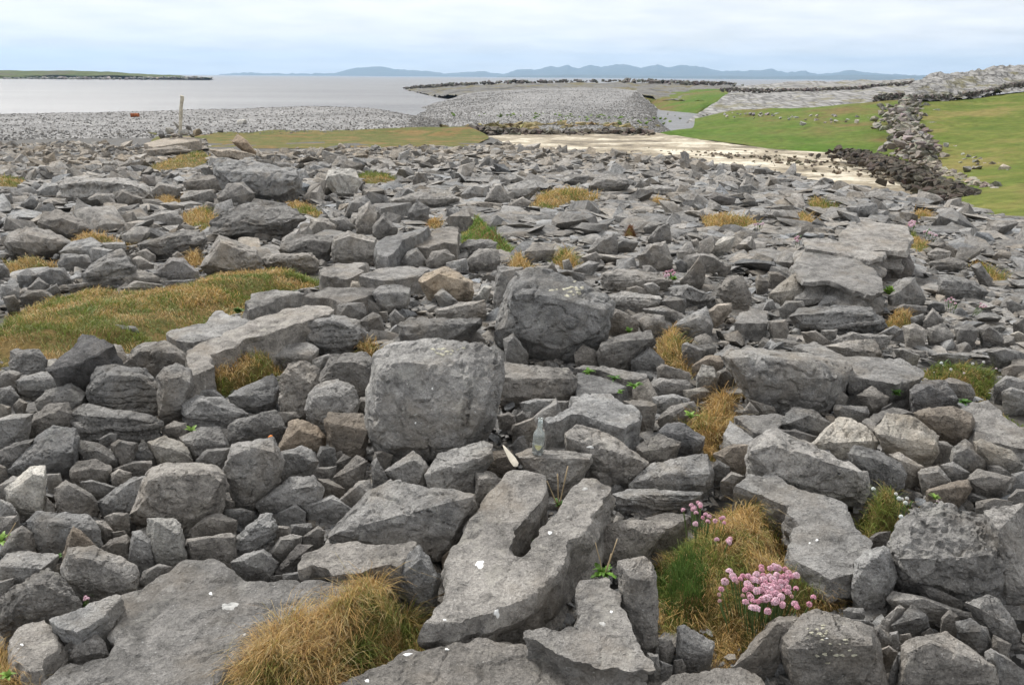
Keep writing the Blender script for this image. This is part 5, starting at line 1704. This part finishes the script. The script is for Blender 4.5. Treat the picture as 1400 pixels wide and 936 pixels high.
# ------------------------------------------------------------------ bottle, splinter, droppings
def lathe(prof, seg=32):
    V, Q = [], []
    for r_, z in prof:
        for k in range(seg):
            a = 2 * math.pi * k / seg
            V.append((r_ * math.cos(a), r_ * math.sin(a), z))
    for i in range(len(prof) - 1):
        for k in range(seg):
            a, b = i * seg + k, i * seg + (k + 1) % seg
            Q.append([a, b, b + seg, a + seg])
    return np.array(V), np.array(Q)
wb = OBJ['the wedge under the bottle']
hit, _ = drop_on(wb[1] + wb[3], wb[2], 735, 619)
if hit is None: hit = at(735, 616)
mb = hit[1] / F * 1.1
Hb = 47 * mb / math.cos(rad(21)); rb = 8.2 * mb
gm, gt, gb = newmat("scuffed_clear_glass")
gb.inputs['Base Color'].default_value = (0.93, 0.97, 0.95, 1); gb.inputs['Roughness'].default_value = 0.03
gb.inputs['Transmission Weight'].default_value = 0.88; gb.inputs['IOR'].default_value = 1.48  # diffuse white share mixed into the clear glass to brighten it
lq, lt, lb = newmat("yellow_dregs")
lb.inputs['Base Color'].default_value = (0.75, 0.66, 0.25, 1); lb.inputs['Roughness'].default_value = 0.3
lbm = simple("faded_label", (0.30, 0.24, 0.17), .8, .2, 60.0, .4)
bo = empty('glass_bottle', hit)
out = [(0.0, 0), (rb * .9, 0), (rb, .02 * Hb), (rb, .52 * Hb), (rb * .93, .58 * Hb), (rb * .6, .65 * Hb), (rb * .47, .72 * Hb), (rb * .38, .95 * Hb), (rb * .44, .955 * Hb), (rb * .44, Hb), (rb * .36, Hb)]
inn = [(rb * .32, .98 * Hb), (rb * .40, .72 * Hb), (rb * .52, .66 * Hb), (rb * .85, .58 * Hb), (rb * .92, .52 * Hb), (rb * .92, .04 * Hb), (0.0, .035 * Hb)]
V, Q = lathe(out + inn)
link('glass', mesh_np('glass', V, Q, [gm]), (0, 0, 0), bo)
V, Q = lathe([(0, .037 * Hb), (rb * .9, .04 * Hb), (rb * .9, .12 * Hb), (0, .125 * Hb)])
link('dregs', mesh_np('dregs', V, Q, [lq]), (0, 0, 0), bo)
V, Q = lathe([(rb * 1.005, .2 * Hb), (rb * 1.012, .2 * Hb), (rb * 1.012, .45 * Hb), (rb * 1.005, .45 * Hb)], 32)
keep = np.array([q for q in Q if all(math.atan2(V[i, 1], V[i, 0]) > 0.15 and math.atan2(V[i, 1], V[i, 0]) < 2.9 for i in q)])
link('paper_label', mesh_np('paper_label', V, keep, [lbm]), (0, 0, 0), bo)
bo.rotation_euler = (rad(-4), rad(4), 0)
tag(bo, 'empty clear glass bottle with yellow dregs standing on the wedge block', 'bottle')

BONE = simple("bleached_wood", (0.62, 0.57, 0.47), .8, .2, 30.0, .2, None, .004)
p, q = aty(687.5, 608, hit[1] + .02), aty(707, 637, hit[1] - .06)
ax = (q - p); ln = np.linalg.norm(ax)
V = []; 
prof = [(0, .1), (.12, .35), (.4, .7), (.7, 1.0), (.92, .9), (1.0, .3)]
side = np.cross(ax / ln, [0, -1, .5]); side /= np.linalg.norm(side); nn = np.cross(side, ax / ln)
hw = 4.6 * mb
for f, w in prof:
    c_ = p + ax * f
    V += [c_ - side * hw * w, c_ + nn * hw * .25 * w, c_ + side * hw * w, c_ - nn * hw * .2]
Q = []
for i in range(len(prof) - 1):
    for k in range(4): Q.append([4 * i + k, 4 * i + (k + 1) % 4, 4 * i + 4 + (k + 1) % 4, 4 * i + 4 + k])
V = np.array(V); Q += [[3, 2, 1, 0], [20, 21, 22, 23]]
tag(link('wood_splinter', mesh_np('wood_splinter', V - p, np.array(Q), [BONE], 30), p), 'white sliver of driftwood standing among the stones left of the bottle', 'driftwood')

CHALK = simple("bird_lime", (0.80, 0.80, 0.77), .9, .1)
LICH = simple("pale_lichen", (0.40, 0.395, 0.375), .95, .1, 60.0, .25)
CREAM = simple("cream_lichen", (0.42, 0.40, 0.31), .95, .1, 40.0, .3)
ORANGE = simple("orange_lichen", (0.36, 0.20, 0.06), .95, .1, 8.0, .4)
def blotch(short, u, v, wpx, hpx, mat, seed, name='dropping'):
    ob, V, T, org = OBJ[short]
    W = V + org
    r = np.random.default_rng(seed)
    key = short
    if key not in BV: BV[key] = BVHTree.FromPolygons([tuple(q) for q in W], [tuple(int(i) for i in t) for t in T])
    bv = BV[key]
    seg, rings = 18, 3
    pts = []
    ph = r.uniform(0, 6.28, 4)
    for ri in range(rings + 1):
        for k in range(seg):
            a = 2 * math.pi * k / seg
            q = (1 + .22 * math.sin(2 * a + ph[0]) + .16 * math.sin(3 * a + ph[1]) + .14 * math.sin(5 * a + ph[2])) * ri / rings
            d = ray(u + q * wpx / 2 * math.cos(a), v + q * hpx / 2 * math.sin(a)); d = d / np.linalg.norm(d)
            h = bv.ray_cast(Vector(CAM), Vector(d))
            if h[0] is None: return
            n_ = h[1] if h[1].dot(Vector(d)) < 0 else -h[1]
            lift = .0022 if ri < rings else -.001
            pts.append(np.array(h[0] + n_ * lift))
    P = np.array(pts)
    if np.ptp(P[:, 1]) > 6 * max(wpx, hpx) * P[:, 1].mean() / F: return
    Q = []
    for ri in range(rings):
        for k in range(seg):
            a, b = ri * seg + k, ri * seg + (k + 1) % seg
            Q.append([a, a + seg, b + seg, b])
    o = link(name, mesh_np(name, P - org, np.array(Q), [mat]), (0, 0, 0), ob)
BV = {}
for i, (sh, u, v, w, h_, mt, nm) in enumerate((
    ('the forked slab', 656, 771, 15, 10, CHALK, 'dropping'), ('the forked slab', 679, 838, 9, 12, CHALK, 'dropping'), ('the forked slab', 752, 728, 8, 4, CHALK, 'dropping'), ('the forked slab', 800, 668, 10, 4, LICH, 'lichen_patch'), ('the forked slab', 608, 847, 5, 3, CHALK, 'dropping'),
    ('the bottom slab', 557, 894, 14, 4, CHALK, 'dropping'), ('the bottom slab', 611, 887, 7, 3, CHALK, 'dropping'), ('the bottom slab', 502, 930, 8, 4, CHALK, 'dropping'), ('the bottom slab', 722, 894, 5, 3, CHALK, 'dropping'),
    ('the giant smooth slab', 314, 828, 22, 13, LICH, 'lichen_patch'), ('the giant smooth slab', 288, 811, 6, 4, CHALK, 'dropping'), ('the giant smooth slab', 403, 833, 5, 3, CHALK, 'dropping'), ('the giant smooth slab', 335, 867, 7, 3, LICH, 'lichen_patch'),
    ('the boot shaped slab', 824, 852, 9, 6, LICH, 'lichen_patch'), ('the boot shaped slab', 836, 836, 4, 4, CHALK, 'dropping'),
    ('the black cracked stone', 807, 611, 13, 3, CHALK, 'dropping'),
    ('the flat slab beside the flowers', 1117, 738, 5, 3, CHALK, 'dropping'), ('the flat slab beside the flowers', 1107, 742, 4, 2, CHALK, 'dropping'),
    ('the lichen blotched block', 1140, 890, 44, 30, CREAM, 'lichen_patch'), ('the lichen blotched block', 1120, 862, 26, 16, CREAM, 'lichen_patch'), ('the lichen blotched block', 1130, 872, 5, 2, CHALK, 'dropping'),
    ('the giant cracked cube', 591, 531, 2, 4, CHALK, 'dropping'), ('the giant cracked cube', 568, 578, 3, 3, CHALK, 'dropping'),
    ('the giant cracked cube', 612, 480, 40, 9, CREAM, 'lichen_patch'), ('the light topped boulder', 780, 396, 46, 16, CREAM, 'lichen_patch'),
    ('the cairn slab', 256, 187, 22, 4, ORANGE, 'lichen_patch'), ('the smooth grey plate', 30, 881, 6, 3, CHALK, 'dropping'))):
    if mt is CREAM:
        r = np.random.default_rng(600 + i)
        for k in range(16):
            w2 = r.uniform(2.5, 8.5)
            blotch(sh, u + r.normal(0, .34) * w, v + r.normal(0, .34) * h_, w2, w2 * r.uniform(.3, .6), mt, 900 + 20 * i + k, nm)
    else:
        blotch(sh, u, v, w, h_, mt, 40 + i, nm)
p = at(369, 596, .06)
V, T = PROTO[1][2]
ORG = simple("orange_scrap", (0.62, 0.20, 0.04), .6, .3)
tag(link('orange_scrap', mesh_np('orange_scrap', V * np.array([.016, .012, .009]), T, [ORG], 30), p), 'tiny orange scrap of litter beside the buff tinted wedge stone', 'litter')

# ------------------------------------------------------------------ flowering plants and ferns
def leaf_mesh(name, L, w, col, seed, lobes=0, curl=.5):
    r = np.random.default_rng(seed)
    n = 9
    V, Q, C = [], [], []
    for i in range(n):
        f = i / (n - 1)
        ww = w * (math.sin(math.pi * min(1, f * .93 + .07)) ** .8) * (1 if not lobes else (1.0 if i % 2 else .55))
        x = L * f * (1 - .12 * curl * f); z = L * (.55 * f - (.35 + curl * .55) * f * f)
        V += [(x, -ww, z + .25 * ww), (x, 0, z), (x, ww, z + .25 * ww)]
        C += [np.array(col) * r.uniform(.8, 1.25) for _ in range(3)]
    for i in range(n - 1):
        for k in range(2):
            a = 3 * i + k
            Q.append([a, a + 1, a + 4, a + 3])
    return mesh_np(name, np.array(V), np.array(Q), [LEAFM], None, None, np.array(C))
STEM = simple("dry_stem", (0.40, 0.31, 0.19), .8, .2)
GSTEM = simple("green_stem", (0.10, 0.15, 0.05), .7, .2)
def plant(name, u, v, Lpx, wpx, n, col, label, cat, seed, stems=(), lobes=0, elev=(.1, .9), curl=.5, dz=0.03, group=None, Y=None):
    r = np.random.default_rng(seed)
    b = aty(u, v, Y) if Y else at(u, v, dz)
    m = b[1] / F * 1.05
    t = empty(name, b)
    ms = [leaf_mesh('leaf', Lpx * m, wpx * m, np.array(col) * q, seed + k, lobes, curl) for k, q in enumerate((.8, 1.0, 1.25))]
    for i in range(n):
        o = link('leaf', ms[i % 3], (0, 0, 0), t)
        s = r.uniform(.6, 1.1)
        o.scale = (s, s, s)
        o.rotation_euler = (r.normal(0, .25), -r.uniform(*elev) * 1.0, 2 * math.pi * (i / n) + r.normal(0, .3))
    for (du, dv) in stems:
        e = aty(u + du, v + dv, b[1] + .01) - b
        V, T, Q = bar((0, 0, -.01), e, 1.0 * m, .7 * m, 6, 5, .8 * m, seed)
        link('dry_stem', mesh_np('dry_stem', V, [T, Q], [STEM]), (0, 0, 0), t)
    tag(t, label, cat, group)
    return t
G1, G2, G3 = (.10, .20, .03), (.07, .15, .03), (.16, .26, .05)
plant('leafy_plant', 826, 786, 26, 5.0, 16, G1, 'green plant with pointed leaves and dead stalks right of the forked slab', 'plant', 1, [(-12, -45), (18, -50), (10, -30)], 1, (.15, .9), .8, .06)
plant('leafy_plant', 764, 692, 15, 3.2, 11, G2, 'small green plant with tall dry stalks in the upper cleft of the forked slab', 'plant', 2, [(-16, -35), (-2, -45), (12, -55)], 1, (.4, 1.1), .6, .06)
plant('leafy_plant', 725, 740, 15, 3.6, 9, G1, 'little green plant without stalks down in the cleft of the forked slab', 'plant', 3, (), 1, (.3, 1.0), .6, .06)
plant('leafy_plant', 3, 742, 20, 4.0, 10, G3, 'bright green leafy sprig at the left edge of the picture', 'plant', 4, [(18, -28)], 1, (.2, .9), .6, .06)
plant('leafy_plant', 10, 926, 18, 5, 9, G3, 'bright green leaves in the dry grass of the bottom left corner', 'plant', 5, (), 1, (.2, .9), .6, .06)
plant('leafy_plant', 80, 762, 9, 2.5, 7, G2, 'tiny green plant behind the left side of the fin shaped rock', 'plant', 6, (), 0, (.2, .9), .5, .05)
plant('leafy_plant', 805, 511, 13, 3, 12, G1, 'left of the four low green plants above the cave fronted slab', 'plant', 7, (), 1, (.2, .8), .6, .06)
plant('leafy_plant', 840, 520, 14, 3, 13, G2, 'dark green plant with a pink bud above the cave fronted slab', 'plant', 8, (), 1, (.2, .8), .6, .06)
plant('leafy_plant', 868, 530, 14, 3, 12, G1, 'bright green plant right of the one with the pink bud', 'plant', 9, (), 1, (.2, .8), .6, .06)
plant('leafy_plant', 848, 537, 8, 2.4, 8, G1, 'smallest low green plant at the rear edge of the cave fronted slab', 'plant', 10, (), 0, (.2, .8), .6, .06)
plant('leafy_plant', 945, 572, 15, 3.2, 12, G3, 'light green fern like plant at the left side of the golden gully grass', 'plant', 11, (), 1, (.4, 1.0), .6, .08)
plant('rosette_plant', 1277, 682, 13, 2.4, 11, G3, 'spiky light green rosette right of the white flowers', 'plant', 12, (), 0, (.2, .9), .2, .10)
plant('leafy_plant', 1172, 524, 13, 3, 10, G1, 'green sprig under the left corner of the jutting flat slab', 'plant', 13, (), 1, (.3, 1.0), .5, .06)
plant('leafy_plant', 1225, 540, 13, 4, 16, G2, 'broad green plant growing below the jutting flat slab', 'plant', 14, (), 1, (.2, .9), .5, .06)
plant('leafy_plant', 1318, 552, 12, 3.5, 16, G2, 'green cushion right of the dark hollowed rock', 'plant', 15, (), 0, (.2, .9), .5, .05)
plant('leafy_bush', 1215, 403, 13, 3.4, 44, G3, 'bright green leafy bush in front of the stepped outcrop', 'bush', 16, (), 1, (.5, 1.35), .3, .1)
plant('succulent_cushion', 325, 428, 10, 3.6, 40, (.13, .21, .05), 'fresh green leafy cushion at the tip of the left meadow', 'plant', 17, (), 0, (.4, 1.3), .5, .05)
plant('leafy_plant', 262, 590, 12, 2.4, 7, G3, 'yellow green sprig between the ridged stone and the squat block', 'plant', 18, (), 0, (.2, .8), .4, .14)
plant('leafy_plant', 543, 778, 9, 2.4, 7, G1, 'small green sprig under the right end of the undercut slab', 'plant', 19, (), 0, (.2, .9), .4, .06)
plant('leafy_plant', 922, 383, 7, 2.2, 12, G1, 'green plant beside the far pink flowers left of the horned rock', 'plant', 20, (), 0, (.3, 1.1), .4, .1)
plant('leafy_plant', 860, 455, 9, 2.4, 10, G1, 'green sprigs left of the slanting flat stone', 'plant', 21, (), 0, (.3, 1.1), .4, .06)
plant('leafy_plant', 1205, 402, 5, 1.5, 6, G2, 'small dark sprig at the foot of the bright leafy bush', 'plant', 22, (), 0, (.3, 1.1), .4, .06)

def flower_mesh(name, rad_, col, seed):
    """a round head of many small crinkled petals"""
    r = np.random.default_rng(seed)
    V, Q, C = [], [], []
    n = 46
    for i in range(n):
        z = 1 - 1.45 * (i + .5) / n; a = 2.39996 * i
        d = np.array([math.sqrt(max(0, 1 - z * z)) * math.cos(a), math.sqrt(max(0, 1 - z * z)) * math.sin(a), z * .8])
        d /= np.linalg.norm(d)
        t1 = np.cross(d, [.31, .2, .93]); t1 /= np.linalg.norm(t1); t2 = np.cross(d, t1)
        ro = r.uniform(0, 6.28); t1, t2 = math.cos(ro) * t1 + math.sin(ro) * t2, -math.sin(ro) * t1 + math.cos(ro) * t2
        c = d * r.uniform(.78, 1.0); w = r.uniform(.24, .34)
        b = len(V)
        V += [c * .8, c + t1 * w + d * .06, c + t1 * w * .2 + t2 * w + d * .14, c - t1 * w + d * .04, c - t2 * w + d * .1]
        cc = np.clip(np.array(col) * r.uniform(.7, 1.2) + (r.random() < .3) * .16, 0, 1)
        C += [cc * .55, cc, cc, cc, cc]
        Q += [[b, b + 1, b + 2], [b, b + 2, b + 3], [b, b + 3, b + 4], [b, b + 4, b + 1]]
    k = len(V); m = 8
    for i in range(m):
        a = 2 * math.pi * i / m
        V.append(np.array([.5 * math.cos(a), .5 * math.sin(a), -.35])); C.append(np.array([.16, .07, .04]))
    V.append(np.array([0, 0, .5])); C.append(np.array([.3, .1, .12]))
    V.append(np.array([0, 0, -.75])); C.append(np.array([.12, .12, .04]))
    for i in range(m):
        j = (i + 1) % m
        Q += [[k + i, k + j, k + m], [k + j, k + i, k + m + 1]]
    return mesh_np(name, np.array(V) * rad_, np.array(Q), [PETAL], None, None, np.array(C))
def flowers(name, u, v, heads, hpx, col, label, cat, seed, stem_h=.07, nleaf=14, dz=.05, group=None, part='flower_head', leaf_px=12):
    r = np.random.default_rng(seed)
    b = at(u, v, dz)
    m = b[1] / F * 1.05
    t = empty(name, b)
    fm = [flower_mesh(part, hpx * .5 * m * q, np.array(col) * np.array(c), seed + k) for k, (q, c) in enumerate(((1.0, (1, 1, 1)), (.82, (.95, .8, .85)), (1.15, (1.08, 1.2, 1.16)), (.6, (.75, .75, .6))))]
    gm_ = None
    SV, ST, SQ, base = [], [], [], 0
    for i, (hu, hv) in enumerate(heads):
        g = at(hu, hv + stem_h * F / b[1] * .9, dz)
        p = g + np.array([r.normal(0, .004), r.normal(0, .004), stem_h * r.uniform(.9, 1.1)])
        p = aty(hu, hv, p[1])
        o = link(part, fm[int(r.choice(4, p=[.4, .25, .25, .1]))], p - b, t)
        o.rotation_euler = (r.normal(0, .35), r.normal(0, .35), r.uniform(0, 6.28))
        V, T, Q = bar(p - b - (0, 0, .002), (p - b) * np.array([.75, .75, 0]) + (0, 0, -.03), .0011 + .15 * m, .0011 + .15 * m, 5, 4, .003, seed + i)
        SV.append(V); ST.append(T + base); SQ.append(Q + base); base += len(V)
    link('stems', mesh_np('stems', np.concatenate(SV), [np.concatenate(ST), np.concatenate(SQ)], [GSTEM]), (0, 0, 0), t)['kind'] = 'stuff'
    lm = leaf_mesh('leaf', leaf_px * m, .9 * m, (.06, .12, .03), seed, 0, .3)
    for i in range(nleaf):
        o = link('leaf', lm, (r.normal(0, .5) * (np.ptp([h[0] for h in heads]) / 3) * m * .6, r.normal(0, .5) * .05, -.01), t)
        o.rotation_euler = (0, -r.uniform(.5, 1.3), r.uniform(0, 6.28))
    tag(t, label, cat, group)
PINK = (.84, .52, .61)
r = np.random.default_rng(3)
hd = []
T0 = (870, 640); s0 = 1 / 3.1625
for q in '542,437 540,425 580,433 597,425 612,430 643,435 658,452 668,468 690,463 655,470 640,465 628,470 607,463 520,460 485,467 460,465 437,492 425,480 418,467 450,478 403,447 383,489 367,522 360,573 358,545 515,485 505,480 530,480 550,480 548,462 575,470 590,480 600,495 560,495 540,490 495,515 480,515 470,525 460,550 487,545 495,558 472,578 505,573 520,530 535,525 555,535 570,540 552,510 575,507 590,510 600,515 620,510 640,500 655,515 648,490 625,490 640,530 655,535 620,535 605,540 590,545 625,555 605,573 600,580 575,560 560,562 545,565 530,575 672,553 690,520 633,590 685,585 695,600 765,557 748,587 568,617 502,603 520,606 480,500 560,520 610,525 585,525'.split():
    a, b_ = q.split(','); hd.append((T0[0] + float(a) * s0, T0[1] + float(b_) * s0))
flowers('sea_pink', 1046, 832, hd, 9.6, PINK, 'dense clump of pink sea pink flowers in the turf at lower right', 'flowers', 31, .085, 26, .05)
hd = []
for q in '203,180 238,160 267,150 277,158 277,167 245,177 258,193 287,213 315,208 309,230 341,227 365,217 375,214 380,235 255,240 300,200 250,170 397,312 405,305 400,320 348,308'.split():
    a, b_ = q.split(','); hd.append((T0[0] + float(a) * s0, T0[1] + float(b_) * s0))
flowers('sea_pink', 966, 722, hd, 6.5, PINK, 'loose spray of pink sea pinks at the upper left of the golden turf', 'flowers', 32, .08, 16, .04)
WHITE = (.85, .85, .82)
flowers('sea_campion', 1235, 690, [(1225, 675), (1233, 682), (1240, 681), (1236, 688), (1232, 706), (1194, 668), (1282, 685), (1229, 681), (1238, 687)], 5, WHITE, 'white campion flowers between the turf tuft and the spiky rosette', 'flowers', 33, .06, 8, .04)
flowers('sea_campion', 1292, 500, [(1287, 496), (1289, 499), (1277, 509), (1345, 495), (1362, 504), (1330, 497), (1300, 505), (1318, 510)], 3.4, WHITE, 'scattered white flowers in the right edge turf', 'flowers', 34, .05, 6, .03)
flowers('sea_pink', 918, 380, [(907, 374), (911, 372), (915, 371), (919, 370), (910, 377), (914, 376), (920, 375), (922, 373)], 4, PINK, 'small pink flower group left of the horned rock', 'flowers', 35, .05, 6, .08)
flowers('sea_pink', 1305, 420, [(1293, 411), (1297, 409), (1301, 407), (1300, 413), (1304, 410), (1306, 415), (1341, 415), (1345, 417), (1348, 419), (1344, 420), (1340, 419)], 3.4, (.85, .62, .68), 'pale pink flowers on the rocks right of the low layered hump', 'flowers', 36, .05, 4, .05)
flowers('sea_pink', 1247, 312, [(1244, 305), (1247, 303), (1249, 307), (1246, 309), (1250, 304), (1243, 308)], 4, PINK, 'far pink flowers at the top right corner of the stepped outcrop', 'flowers', 37, .08, 4, .2)
flowers('sea_pink', 1270, 322, [(1264, 317), (1268, 316), (1272, 318), (1276, 320), (1280, 322), (1270, 319)], 3.6, (.85, .62, .68), 'pale pink flowers right of the outcrop top, beyond the brown green tuft', 'flowers', 38, .06, 4, .1)
flowers('sea_pink', 1091, 330, [(1088, 326), (1091, 324), (1094, 327), (1090, 329)], 3.6, PINK, 'tiny pink flowers at the left end of the stepped outcrop', 'flowers', 39, .06, 4, .1)
flowers('sea_pink', 1037, 310, [(1032, 307), (1036, 306), (1040, 307), (1043, 306)], 3.4, (.85, .62, .68), 'pale pink flowers beside the long brown far tuft', 'flowers', 40, .06, 4, .1)
flowers('sea_pink', 118, 822, [(117, 816), (120, 818), (116, 819)], 4.5, PINK, 'single pink flower under the fin shaped rock', 'flowers', 41, .03, 4, .04)
